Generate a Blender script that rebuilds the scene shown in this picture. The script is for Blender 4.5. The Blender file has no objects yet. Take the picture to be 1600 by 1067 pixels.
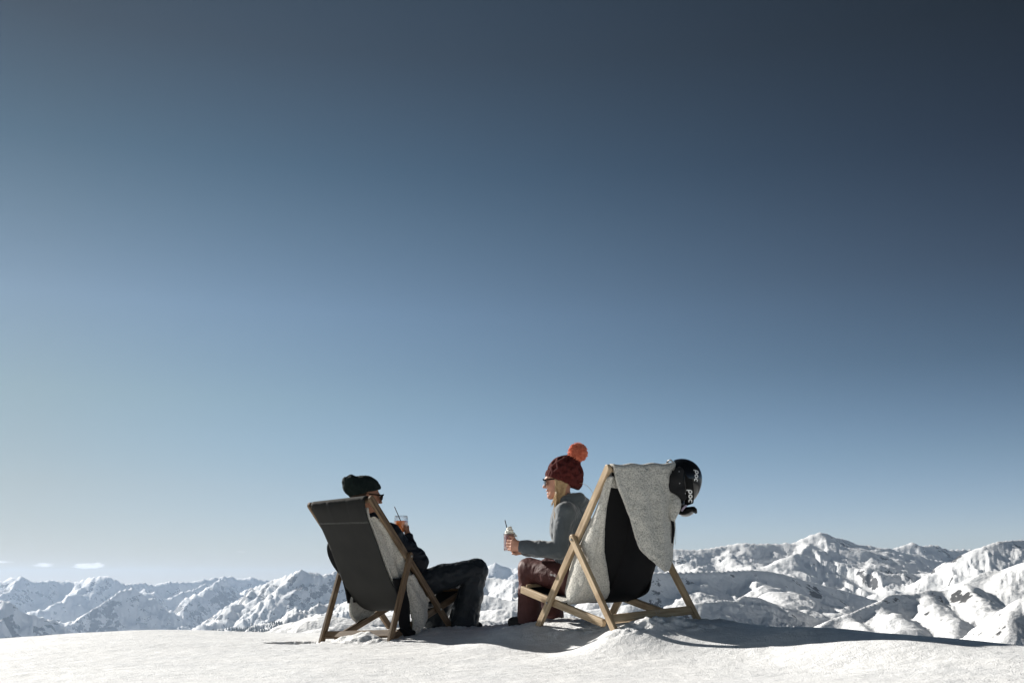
import bpy, math, random
import numpy as np
from mathutils import Vector, Matrix
random.seed(3)
SC = bpy.context.scene
COL = SC.collection
rad = math.radians

# ---------------------------------------------------------------- camera
FPX, PITCH, CAMH = 1675.2, 12.65, 0.2977
cam = bpy.data.cameras.new('camera')
camo = bpy.data.objects.new('camera', cam)
COL.objects.link(camo)
cam.lens = 36 * FPX / 1600
cam.clip_start = 0.05
cam.clip_end = 60000
camo.location = (0, 0, CAMH)
camo.rotation_euler = (rad(90 + PITCH), 0, 0)
SC.camera = camo

# ---------------------------------------------------------------- light
SUN_DIR = Vector((-0.785, 0.62, 0)).normalized()     # horizontal direction towards the sun
SUN_EL = rad(26)
to_sun = Vector((SUN_DIR.x * math.cos(SUN_EL), SUN_DIR.y * math.cos(SUN_EL), math.sin(SUN_EL)))
sl = bpy.data.lights.new('sun', 'SUN')
sl.energy = 5.0
sl.angle = rad(0.53)
sl.color = (1.0, 0.955, 0.885)
so = bpy.data.objects.new('sun', sl)
COL.objects.link(so)
so.rotation_euler = to_sun.to_track_quat('Z', 'Y').to_euler()

w = bpy.data.worlds.new('World')
SC.world = w
w.use_nodes = True
nt = w.node_tree
N = nt.nodes
LK = nt.links.new
bg = N['Background']
sky = N.new('ShaderNodeTexSky')
sky.sky_type = 'NISHITA'
sky.sun_disc = False
sky.sun_elevation = rad(19)
sky.sun_rotation = math.atan2(-.857, .515)
sky.altitude = 2300
sky.dust_density = .4
geo = N.new('ShaderNodeTexCoord')
sep = N.new('ShaderNodeSeparateXYZ')
LK(geo.outputs['Generated'], sep.inputs[0])

def wmath(op, a, b=None, c=None, clamp=False):
    n = N.new('ShaderNodeMath')
    n.operation = op
    n.use_clamp = clamp
    for i, v in enumerate((a, b, c)):
        if v is None:
            continue
        if isinstance(v, (int, float)):
            n.inputs[i].default_value = v
        else:
            LK(v, n.inputs[i])
    return n.outputs[0]

def wramp(stops, fac):
    r = N.new('ShaderNodeValToRGB')
    r.color_ramp.interpolation = 'B_SPLINE' if False else 'LINEAR'
    el = r.color_ramp.elements
    while len(el) > 1:
        el.remove(el[-1])
    for i, (p, c) in enumerate(sorted(stops)):
        e = el[0] if i == 0 else el.new(p)
        e.position = p
        e.color = (*c, 1)
    LK(fac, r.inputs[0])
    return r.outputs[0]
# how the deep-blue high-altitude sky departs from the sky model, towards and away from the sun
LS = [(1.0, (.14, .13, .11)), (.62, (.21, .19, .16)), (.4609, (.285, .252, .212)), (.3683, (.355, .365, .325)), (.3189, (.460, .445, .392)),
      (.2421, (.60, .550, .495)), (.1631, (.580, .520, .445)), (.0836, (.495, .430, .420)), (.0205, (.374, .358, .442)), (0.0, (.362, .355, .45))]
RS = [(1.0, (.08, .075, .07)), (.62, (.11, .10, .09)), (.4609, (.100, .096, .090)), (.3683, (.120, .122, .130)), (.268, (.190, .194, .208)),
      (.1896, (.262, .288, .318)), (.1101, (.430, .455, .515)), (.0414, (.59, .59, .74)), (0.0, (.56, .575, .78))]
zc = wmath('MAXIMUM', sep.outputs[2], 0.0)
hx = wmath('SQRT', wmath('ADD', wmath('MULTIPLY', sep.outputs[0], sep.outputs[0]), wmath('ADD', wmath('MULTIPLY', sep.outputs[1], sep.outputs[1]), 1e-5)))
az = wmath('DIVIDE', sep.outputs[0], hx)
fac = wmath('MULTIPLY_ADD', az, 1.136, 0.47, True)
mx = N.new('ShaderNodeMix')
mx.data_type = 'RGBA'
LK(fac, mx.inputs[0])
LK(wramp(LS, zc), mx.inputs[6])
LK(wramp(RS, zc), mx.inputs[7])
mul = N.new('ShaderNodeMix')
mul.data_type = 'RGBA'
mul.blend_type = 'MULTIPLY'
mul.inputs[0].default_value = 1
# the sky stays bluer and a little brighter mid-way between the two
mid = wmath('MULTIPLY', wmath('MULTIPLY', fac, wmath('SUBTRACT', 1.0, fac)), 4.0)
midw_ = wmath('MULTIPLY', mid, wmath('MULTIPLY', zc, 8.0, None, True))
mc = N.new('ShaderNodeMix')
mc.data_type = 'RGBA'
LK(midw_, mc.inputs[0])
mc.inputs[6].default_value = (1.04, 1.04, 1.0, 1)
mc.inputs[7].default_value = (1.12, 1.21, 1.24, 1)
mm_ = N.new('ShaderNodeMix')
mm_.data_type = 'RGBA'
mm_.blend_type = 'MULTIPLY'
mm_.inputs[0].default_value = 1
LK(mx.outputs[2], mm_.inputs[6])
LK(mc.outputs[2], mm_.inputs[7])
LK(sky.outputs[0], mul.inputs[6])
LK(mm_.outputs[2], mul.inputs[7])
# three small far clouds low over the left range
nz = N.new('ShaderNodeTexNoise')
nz.inputs['Scale'].default_value = 95
nz.inputs['Detail'].default_value = 6
mp = N.new('ShaderNodeMapping')
mp.inputs['Scale'].default_value = (1, 1, 4)
LK(geo.outputs['Generated'], mp.inputs[0])
LK(mp.outputs[0], nz.inputs[0])
cl = None
for cx, cz, rx, rz, st in ((-.3600, .0132, .0150, .0037, 1.0), (-.3930, .0138, .0105, .0025, .65), (-.4230, .0165, .0110, .0018, .4), (-.2400, .0265, .006, .0010, .18)):
    dx = wmath('DIVIDE', wmath('SUBTRACT', az, cx), rx)
    dz = wmath('DIVIDE', wmath('SUBTRACT', sep.outputs[2], cz), rz)
    dzs = wmath('MULTIPLY', dz, wmath('ADD', wmath('MULTIPLY', wmath('LESS_THAN', dz, 0.0), .5), 1.0))
    r2 = wmath('ADD', wmath('MULTIPLY', dx, dx), wmath('MULTIPLY', dzs, dzs))
    v = wmath('SUBTRACT', 1.75, wmath('ADD', r2, wmath('MULTIPLY', nz.outputs[0], 2.2)))
    v = wmath('MULTIPLY', wmath('MAXIMUM', v, 0.0), st * 2.0)
    v = wmath('MULTIPLY', v, wmath('GREATER_THAN', sep.outputs[1], 0.0), None, True)
    cl = v if cl is None else wmath('MAXIMUM', cl, v)
cm = N.new('ShaderNodeMix')
cm.data_type = 'RGBA'
LK(cl, cm.inputs[0])
LK(mul.outputs[2], cm.inputs[6])
cm.inputs[7].default_value = (7.2, 7.2, 7.2, 1)
LK(cm.outputs[2], bg.inputs[0])
bg.inputs[1].default_value = 0.0880
SC.view_settings.view_transform = 'Standard'
SC.view_settings.look = 'None'
SC.view_settings.gamma = 1
SC.view_settings.exposure = 0.74
SC.cycles.max_bounces = 10
SC.cycles.transparent_max_bounces = 16
SC.cycles.caustics_reflective = False
SC.cycles.caustics_refractive = False

# ---------------------------------------------------------------- naming
def tag(o, label=None, cat=None, group=None, kind=None):
    if label: o['label'] = label
    if cat: o['category'] = cat
    if group: o['group'] = group
    if kind: o['kind'] = kind
    return o

def empty(name, loc=(0, 0, 0)):
    o = bpy.data.objects.new(name, None)
    o.location = loc
    o.empty_display_size = .1
    COL.objects.link(o)
    return o

def world_matrix(o):
    m = o.matrix_basis.copy()
    while o.parent:
        o = o.parent
        m = o.matrix_basis @ m
    return m

def obj(name, verts, faces, mat, parent=None, matrix=None, smooth=True, mats=None, fmat=None):
    me = bpy.data.meshes.new(name)
    verts = np.asarray(verts, dtype=np.float32)
    if isinstance(faces, np.ndarray) and faces.ndim == 2:
        k = faces.shape[1]
        me.vertices.add(len(verts))
        me.vertices.foreach_set('co', verts.ravel())
        me.loops.add(faces.size)
        me.loops.foreach_set('vertex_index', faces.ravel().astype(np.int32))
        me.polygons.add(len(faces))
        me.polygons.foreach_set('loop_start', np.arange(0, faces.size, k, dtype=np.int32))
        me.update(calc_edges=True)
        me.validate()
    else:
        me.from_pydata([tuple(map(float, v)) for v in verts], [], [tuple(int(i) for i in f) for f in faces])
        me.update()
    for m in (mats or [mat]):
        me.materials.append(m)
    if fmat is not None and len(me.polygons) == len(fmat):
        me.polygons.foreach_set('material_index', np.asarray(fmat, dtype=np.int32))
    me.polygons.foreach_set('use_smooth', np.full(len(me.polygons), smooth))
    o = bpy.data.objects.new(name, me)
    COL.objects.link(o)
    wmx = Matrix() if matrix is None else Matrix(matrix)
    if parent:
        o.parent = parent
        wmx = world_matrix(parent).inverted() @ wmx
    o.matrix_basis = wmx
    return o

# ---------------------------------------------------------------- materials
def mat(name, color=(.5, .5, .5), rough=.6, spec=.5, metal=0, sheen=0):
    m = bpy.data.materials.new(name)
    m.use_nodes = True
    b = m.node_tree.nodes['Principled BSDF']
    b.inputs['Base Color'].default_value = (*color, 1)
    b.inputs['Roughness'].default_value = rough
    b.inputs['Specular IOR Level'].default_value = spec
    b.inputs['Metallic'].default_value = metal
    if sheen:
        b.inputs['Sheen Weight'].default_value = sheen
        b.inputs['Sheen Roughness'].default_value = .5
    return m, m.node_tree, b

def nd(t, kind, **kw):
    n = t.nodes.new(kind)
    for k, v in kw.items():
        if k in n.inputs.keys():
            n.inputs[k].default_value = v
        else:
            setattr(n, k, v)
    return n

def noise_mix(t, b, c1, c2, scale, lo=.35, hi=.65, detail=6, coord='Object', mscale=(1, 1, 1), rough=.55):
    tc = nd(t, 'ShaderNodeTexCoord')
    mp = nd(t, 'ShaderNodeMapping')
    mp.inputs['Scale'].default_value = mscale
    t.links.new(tc.outputs[coord], mp.inputs[0])
    n = nd(t, 'ShaderNodeTexNoise', Scale=scale, Detail=detail, Roughness=rough)
    t.links.new(mp.outputs[0], n.inputs[0])
    r = nd(t, 'ShaderNodeMapRange')
    r.inputs[1].default_value = lo
    r.inputs[2].default_value = hi
    t.links.new(n.outputs[0], r.inputs[0])
    m = nd(t, 'ShaderNodeMix', data_type='RGBA')
    t.links.new(r.outputs[0], m.inputs[0])
    m.inputs[6].default_value = (*c1, 1)
    m.inputs[7].default_value = (*c2, 1)
    t.links.new(m.outputs[2], b.inputs['Base Color'])
    return mp, n, m

def bump(t, b, hsock, strength, dist, prev=None):
    bp = nd(t, 'ShaderNodeBump', Strength=strength, Distance=dist)
    t.links.new(hsock, bp.inputs['Height'])
    if prev is not None:
        t.links.new(prev, bp.inputs['Normal'])
    t.links.new(bp.outputs[0], b.inputs['Normal'])
    return bp.outputs[0]

def M_snow():
    m, t, b = mat('snow', (.86, .87, .88), .55, .25)
    mp, n, mxn = noise_mix(t, b, (.77, .78, .79), (.86, .865, .865), 3.0, detail=8)
    n2 = nd(t, 'ShaderNodeTexNoise', Scale=9.0, Detail=5.0, Roughness=.6)
    n3 = nd(t, 'ShaderNodeTexNoise', Scale=110.0, Detail=3.0, Roughness=.7)
    vo = nd(t, 'ShaderNodeTexVoronoi', Scale=160.0)
    for q in (n2, n3, vo):
        t.links.new(mp.outputs[0], q.inputs['Vector'])
    s = bump(t, b, n2.outputs[0], .5, .035)
    s = bump(t, b, n3.outputs[0], .6, .005, s)
    s = bump(t, b, vo.outputs['Distance'], .6, .003, s)
    # ice crystals: every few grains a facet that glints
    vc = nd(t, 'ShaderNodeTexVoronoi', Scale=300.0)
    t.links.new(mp.outputs[0], vc.inputs['Vector'])
    sx = nd(t, 'ShaderNodeSeparateColor')
    t.links.new(vc.outputs['Color'], sx.inputs[0])
    g = nd(t, 'ShaderNodeMath', operation='GREATER_THAN')
    g.inputs[1].default_value = .90
    t.links.new(sx.outputs[0], g.inputs[0])
    rr = nd(t, 'ShaderNodeMapRange')
    rr.inputs[3].default_value = .6
    rr.inputs[4].default_value = .22
    t.links.new(g.outputs[0], rr.inputs[0])
    t.links.new(rr.outputs[0], b.inputs['Roughness'])
    return m

def M_mountain():
    m, t, b = mat('mountain_snow_and_rock', (.8, .8, .8), .75, .15)
    ge = nd(t, 'ShaderNodeNewGeometry')
    at = nd(t, 'ShaderNodeAttribute', attribute_name='steep')
    n1 = nd(t, 'ShaderNodeTexNoise', Scale=.016, Detail=9.0, Roughness=.68)
    n2 = nd(t, 'ShaderNodeTexNoise', Scale=.004, Detail=4.0, Roughness=.5)
    for q in (n1, n2):
        t.links.new(ge.outputs['Position'], q.inputs['Vector'])
    a = nd(t, 'ShaderNodeMath', operation='MULTIPLY_ADD')
    a.inputs[1].default_value = 3.4
    t.links.new(n1.outputs[0], a.inputs[0])
    t.links.new(at.outputs['Fac'], a.inputs[2])
    a2 = nd(t, 'ShaderNodeMath', operation='MULTIPLY_ADD')
    a2.inputs[1].default_value = 1.3
    t.links.new(n2.outputs[0], a2.inputs[0])
    t.links.new(a.outputs[0], a2.inputs[2])
    r = nd(t, 'ShaderNodeMapRange')
    r.inputs[1].default_value = 3.40
    r.inputs[2].default_value = 3.32
    t.links.new(a2.outputs[0], r.inputs[0])
    n3 = nd(t, 'ShaderNodeTexNoise', Scale=.05, Detail=5.0)
    t.links.new(ge.outputs['Position'], n3.inputs['Vector'])
    rk = nd(t, 'ShaderNodeMix', data_type='RGBA')
    t.links.new(n3.outputs[0], rk.inputs[0])
    rk.inputs[6].default_value = (.028, .028, .030, 1)
    rk.inputs[7].default_value = (.11, .107, .105, 1)
    mm = nd(t, 'ShaderNodeMix', data_type='RGBA')
    t.links.new(r.outputs[0], mm.inputs[0])
    t.links.new(rk.outputs[2], mm.inputs[6])
    mm.inputs[7].default_value = (.78, .79, .80, 1)
    t.links.new(mm.outputs[2], b.inputs['Base Color'])
    n4 = nd(t, 'ShaderNodeTexNoise', Scale=.012, Detail=9.0, Roughness=.62)
    t.links.new(ge.outputs['Position'], n4.inputs['Vector'])
    bump(t, b, n4.outputs[0], .55, 22.0)
    return m

def M_wood(name, c1, c2, c3):
    m, t, b = mat(name, c1, .62, .3)
    mp, n, mxn = noise_mix(t, b, c1, c2, 9.0, .38, .62, 8, 'Object', (.55, 9, 9), .65)
    n2 = nd(t, 'ShaderNodeTexNoise', Scale=5.0, Detail=4.0)
    tc = nd(t, 'ShaderNodeTexCoord')
    oi = nd(t, 'ShaderNodeObjectInfo')
    vm = nd(t, 'ShaderNodeVectorMath', operation='ADD')
    t.links.new(tc.outputs['Object'], vm.inputs[0])
    t.links.new(oi.outputs['Random'], vm.inputs[1])
    t.links.new(vm.outputs[0], n2.inputs[0])
    t.links.new(vm.outputs[0], mp.inputs[0])
    r = nd(t, 'ShaderNodeMapRange')
    r.inputs[1].default_value = .55
    r.inputs[2].default_value = .75
    t.links.new(n2.outputs[0], r.inputs[0])
    m3 = nd(t, 'ShaderNodeMix', data_type='RGBA')
    t.links.new(r.outputs[0], m3.inputs[0])
    t.links.new(mxn.outputs[2], m3.inputs[6])
    m3.inputs[7].default_value = (*c3, 1)
    t.links.new(m3.outputs[2], b.inputs['Base Color'])
    bump(t, b, n.outputs[0], .35, .003)
    return m

def M_cloth(name, c1, c2, scale=420, strength=.4, dist=.0012, rough=.85, nscale=7, sheen=0, folds=0):
    m, t, b = mat(name, c1, rough, .2, 0, sheen)
    mp, n, mxn = noise_mix(t, b, c1, c2, nscale, .3, .7)
    v = nd(t, 'ShaderNodeTexNoise', Scale=float(scale), Detail=2.0)
    t.links.new(mp.outputs[0], v.inputs['Vector'])
    s = bump(t, b, v.outputs[0], strength, dist)
    if folds:
        f = nd(t, 'ShaderNodeTexNoise', Scale=float(folds), Detail=3.0, Distortion=1.2)
        t.links.new(mp.outputs[0], f.inputs['Vector'])
        bump(t, b, f.outputs[0], .5, .02, s)
    return m

def M_sherpa():
    m, t, b = mat('sherpa_fleece', (.40, .385, .34), .95, .1, 0, .3)
    tc = nd(t, 'ShaderNodeTexCoord')
    v = nd(t, 'ShaderNodeTexVoronoi', Scale=125.0)
    nn = nd(t, 'ShaderNodeTexNoise', Scale=60.0, Detail=3.0)
    vm = nd(t, 'ShaderNodeVectorMath', operation='MULTIPLY_ADD')
    vm.inputs[1].default_value = (.02, .02, .02)
    t.links.new(tc.outputs['Object'], nn.inputs[0])
    t.links.new(nn.outputs['Color'], vm.inputs[0])
    t.links.new(tc.outputs['Object'], vm.inputs[2])
    t.links.new(vm.outputs[0], v.inputs['Vector'])
    r = nd(t, 'ShaderNodeMapRange')
    r.inputs[1].default_value = .35
    r.inputs[2].default_value = .85
    r.inputs[3].default_value = 1.0
    r.inputs[4].default_value = .0
    t.links.new(v.outputs['Distance'], r.inputs[0])
    mm = nd(t, 'ShaderNodeMix', data_type='RGBA')
    mm.inputs[6].default_value = (.42, .405, .36, 1)  # crevices between tufts darker: their shade is put into the colour
    mm.inputs[7].default_value = (.68, .66, .60, 1)
    t.links.new(r.outputs[0], mm.inputs[0])
    t.links.new(mm.outputs[2], b.inputs['Base Color'])
    s = bump(t, b, r.outputs[0], .8, .0045)
    bump(t, b, nn.outputs[0], .5, .006, s)
    return m

MAT = {}
MAT['snow'] = M_snow()
MAT['mountain'] = M_mountain()
MAT['wood_grey'] = M_wood('weathered_wood', (.085, .052, .028), (.215, .148, .090), (.26, .20, .135))
MAT['wood_blond'] = M_wood('blond_wood', (.345, .245, .145), (.53, .41, .27), (.24, .16, .09))
MAT['canvas_grey'] = M_cloth('charcoal_canvas', (.020, .020, .019), (.026, .026, .024), 600, .25, .0006)
MAT['canvas_black'] = M_cloth('black_canvas', (.007, .007, .008), (.010, .010, .011), 600, .25, .0006)
MAT['fleece_black'] = M_cloth('black_fleece', (.006, .006, .007), (.010, .010, .012), 300, .4, .001)
MAT['sherpa'] = M_sherpa()
MAT['stitch'] = mat('stitching', (.5, .5, .46), .8)[0]
MAT['steel'] = mat('bolt_steel', (.35, .33, .30), .4, .5, .9)[0]
MAT['skin_m'] = M_cloth('skin_tanned', (.34, .17, .105), (.40, .20, .13), 200, .1, .0005, .5, 14)
MAT['skin_f'] = M_cloth('skin_fair', (.50, .26, .18), (.56, .30, .215), 200, .1, .0005, .5, 14)
MAT['jacket_navy'] = M_cloth('navy_shell', (.006, .008, .013), (.010, .012, .018), 300, .2, .0006, .55, 7, 0, 9)
MAT['trousers_black'] = M_cloth('dark_trousers', (.020, .025, .030), (.028, .034, .040), 300, .2, .0006, .42, 7, 0, 7)
MAT['jersey_grey'] = M_cloth('slate_jersey', (.062, .077, .090), (.085, .102, .116), 500, .3, .0006, .8, 9, .5, 8)
MAT['trousers_red'] = M_cloth('brick_red_trousers', (.056, .021, .019), (.095, .036, .033), 400, .2, .0006, .6, 8, 0, 7)
MAT['beanie_green'] = M_cloth('green_knit', (.009, .015, .014), (.016, .025, .023), 260, .7, .002, .95, 40)
MAT['beanie_red'] = M_cloth('maroon_knit', (.055, .010, .010), (.105, .022, .019), 330, .8, .002, .95, 60)
MAT['pompom'] = M_cloth('coral_yarn', (.55, .12, .07), (.85, .32, .20), 200, .6, .002, .9, 60)
MAT['hair_blond'] = M_cloth('blond_hair', (.34, .22, .11), (.60, .44, .26), 500, .6, .001, .45, 60)
MAT['hair_brown'] = M_cloth('brown_hair', (.035, .02, .012), (.06, .035, .02), 500, .6, .001, .6, 60)
MAT['black_plastic'] = mat('black_plastic', (.004, .004, .004), .6, .15)[0]
MAT['boot'] = M_cloth('dark_boot', (.012, .012, .013), (.02, .02, .02), 200, .3, .001, .6)
MAT['white'] = mat('white_print', (.80, .80, .78), .5)[0]
MAT['lens'] = mat('dark_lens', (.01, .01, .012), .06, .8)[0]

def ray(px, py):
    a = rad(PITCH)
    d = ((px - 800) / FPX, 1.0, -(py - 533.5) / FPX)
    return np.array([d[0], d[1] * math.cos(a) - d[2] * math.sin(a), d[1] * math.sin(a) + d[2] * math.cos(a)])

# ---------------------------------------------------------------- noise
def perlin(x, y, seed=0):
    xi = np.floor(x).astype(np.int64)
    yi = np.floor(y).astype(np.int64)
    xf = x - xi
    yf = y - yi
    def g(ix, iy, fx, fy):
        h = (ix * 374761393 + iy * 668265263 + seed * 974634777) & 0xffffffff
        h = ((h ^ (h >> 13)) * 1274126177) & 0xffffffff
        h = (h ^ (h >> 16)) & 0xffff
        a = h * (2 * math.pi / 65536)
        return np.cos(a) * fx + np.sin(a) * fy
    u = xf * xf * xf * (xf * (xf * 6 - 15) + 10)
    v = yf * yf * yf * (yf * (yf * 6 - 15) + 10)
    a = g(xi, yi, xf, yf)
    b = g(xi + 1, yi, xf - 1, yf)
    c = g(xi, yi + 1, xf, yf - 1)
    d = g(xi + 1, yi + 1, xf - 1, yf - 1)
    return (a + (b - a) * u) * (1 - v) + (c + (d - c) * u) * v

def fbm(x, y, sc, octv, seed=0, gain=.5, ridged=False):
    o = np.zeros_like(x)
    am, tot = 1.0, 0.0
    for i in range(octv):
        n = perlin(x * sc, y * sc, seed + i * 17)
        if ridged:
            n = 1 - np.abs(n) * 2.2
            n = n * n * 2 - 1
        o += n * am
        tot += am
        am *= gain
        sc *= 2.03
    return o / tot

def grid_faces(nx, ny):
    i = np.arange(nx - 1)[None, :] + np.arange(ny - 1)[:, None] * nx
    i = i.ravel()
    return np.stack([i, i + 1, i + 1 + nx, i + nx], 1)

# ---------------------------------------------------------------- summit snow
def tps(P):
    P = np.array(P, float)
    n = len(P)
    d = np.hypot(P[:, None, 0] - P[None, :, 0], P[:, None, 1] - P[None, :, 1])
    K = np.where(d > 0, d * d * np.log(d + 1e-12), 0) + np.eye(n) * .003
    A = np.zeros((n + 3, n + 3))
    A[:n, :n] = K
    A[:n, n:] = np.c_[np.ones(n), P[:, :2]]
    A[n:, :n] = A[:n, n:].T
    w_ = np.linalg.solve(A, np.r_[P[:, 2], 0, 0, 0])
    def f(x, y):
        o = w_[n] + w_[n + 1] * x + w_[n + 2] * y
        for i in range(n):
            r2 = (x - P[i, 0]) ** 2 + (y - P[i, 1]) ** 2 + 1e-12
            o = o + w_[i] * .5 * r2 * np.log(r2)
        return o
    return f

def zrow(y, row): return CAMH - (row - 909.5) / FPX * y
GP = [
 (-1.336, 7.809, -.108), (-.824, 7.468, -.088), (-.915, 8.402, -.060), (-.444, 8.089, -.030),
 (.579, 6.284, .038), (1.101, 6.608, .080), (.17, 6.995, .030), (.65, 7.292, .060), (.11, 7.35, .030), (.25, 7.55, .035),
 (-.35, 8.15, -.040), (-.05, 6.4, -.095), (-.35, 7.2, -.085), (.25, 6.5, -.080), (.42, 6.36, -.050), (.3, 6.05, -.090), (.65, 5.95, -.052), (.9, 6.0, -.038), (1.32, 5.68, -.052), (1.0, 5.5, -.09), (.5, 5.6, -.095), (.0, 5.6, -.10),
 (1.5, 5.54, -.014), (1.64, 5.45, .018), (1.87, 5.25, .034), (2.1, 5.07, .019), (2.33, 4.88, .006), (1.58, 5.9, .056), (1.9, 5.8, .040), (2.08, 5.8, .024), (2.34, 5.6, .004), (2.58, 5.4, -.013), (3.1, 5.4, -.075), (4.2, 6.0, -.20), (5.5, 6, -.3),
 (1.35, 4.9, -.080), (2.0, 4.5, -.025), (2.8, 4.2, -.040),
 (1.7, 6.8, -.02), (2.6, 6.9, -.20), (3.8, 7.2, -.32),
 (1.3, 7.6, .01), (.6, 8.2, -.01), (2.4, 8.6, -.35), (1.2, 9, -.12), (0, 9, zrow(9, 979)), (-.6, 9, zrow(9, 981)),
 (-1.6, 9, zrow(9, 985)), (-2.1, 9, zrow(9, 985.5)), (-2.95, 9, zrow(9, 979.5)), (-3.4, 9, zrow(9, 983.5)), (-4.3, 9, zrow(9, 994)), (-6, 9, -.3), (-9, 9, -.6),
 (-1.6, 7.4, -.10), (-2.6, 7.4, -.09), (-4, 7.4, -.17), (-2, 6, -.10), (-1, 6, -.10), (-3.5, 5.5, -.12), (-1, 4.5, -.09), (1, 4.2, -.07), (3, 3.8, -.10), (-3, 3.5, -.10),
 (0, 2.5, -.08), (0, 0, -.1), (5, 0, -.2), (-5, 0, -.2), (0, -6, -.4), (8, 4, -.7), (-9, 3, -.4), (8, -6, -.9), (-8, -6, -.8)]
_g = tps(GP)

def ground(x, y, detail=True):
    xx = np.clip(x, -10, 9)
    yy = np.clip(y, -7, 9.3)
    z = _g(xx, yy)
    over = np.maximum(y - 9.0, 0)
    z = z - np.where(over < 12, .035 * over ** 2, .035 * 144 + (over - 12) * .62)
    rx = np.maximum(x - 8, 0) + np.maximum(-9 - x, 0)
    z = z - .02 * rx ** 2 * np.exp(-rx * .02) - rx * .1
    rb = np.maximum(-6 - y, 0)
    z = z - np.where(rb < 20, .01 * rb ** 2, 4 + (rb - 20) * .4)
    if detail:
        z = z + .012 * fbm(x, y * 1.3, .9, 3, 5) + .007 * fbm(x + y * .4, y * 1.8, 3.2, 4, 9)
        z = z + .0016 * fbm(x, y, 11, 3, 31) * np.clip(.6 + 1.4 * fbm(x, y, 1.6, 2, 19), .15, 1.6)
        def patch(cx, cy, rx_, ry_, amp, sc, seed, sharp=1.0):
            m_ = np.exp(-((x - cx) / rx_) ** 2 - ((y - cy) / ry_) ** 2)
            n_ = fbm(x, y, sc, 4, seed, .62)
            return m_ * amp * (n_ * 1.6 + sharp * .25)
        for a in ((.90, 6.30, .26, .085, .055, 12, 41), (.50, 6.75, .30, .16, .026, 12, 42), (1.22, 6.55, .16, .12, .030, 15, 43), (.72, 6.22, .2, .07, .03, 16, 52),
                  (-.05, 7.9, .34, .22, .035, 10, 44), (-.35, 8.0, .32, .20, .035, 12, 45), (-.75, 8.35, .30, .20, .045, 12, 46),
                  (-.98, 7.42, .26, .07, .034, 14, 47), (-1.15, 7.60, .20, .06, .020, 14, 48), (-.6, 7.8, .25, .15, .02, 13, 49), (.2, 7.3, .3, .3, .03, 12, 50)):
            z = z + patch(*a)
        for cx_, cy_, r_, h_ in ((-1.02, 7.55, .085, .060), (-1.14, 7.64, .07, .035), (-.93, 7.50, .05, .03), (.80, 6.33, .10, .030), (.93, 6.38, .09, .025), (.70, 6.27, .07, .015)):
            z = z + h_ * np.exp(-((x - cx_) ** 2 + (y - cy_) ** 2) / r_ ** 2) * (1 + .7 * fbm(x, y, 13, 3, 91))
        # the hollow dragged beside the left leg, ragged rim
        hx_, hy_ = x + 1.49, y - 7.60 - .25 * (x + 1.5)
        rg = fbm(x, y, 16, 3, 77) * .5
        e = (hx_ / (.175)) ** 2 + (hy_ / .26) ** 2 + rg * 1.6
        z = z - .065 * np.clip(1.15 - e, 0, 1) ** .6
    return z

def nonuni(segs):
    out = []
    for a, b, n in segs:
        out += list(np.linspace(a, b, n, endpoint=False))
    return np.array(out + [segs[-1][1]])
gx = nonuni([(-90, -12, 26), (-12, -4.5, 60), (-4.5, -1.8, 130), (-1.8, 2.0, 330), (2.0, 4.8, 130), (4.8, 12, 60), (12, 90, 26)])
gy = nonuni([(-60, -8, 20), (-8, 2.5, 50), (2.5, 5.6, 210), (5.6, 9.0, 330), (9.0, 12, 90), (12, 60, 60), (60, 160, 10)])
X, Y = np.meshgrid(gx, gy)
Z = ground(X, Y)
snow = obj('ground', np.stack([X.ravel(), Y.ravel(), Z.ravel()], 1), grid_faces(len(gx), len(gy)), MAT['snow'])
tag(snow, 'smooth sunlit snow of the summit that both deckchairs stand on', kind='structure')

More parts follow.
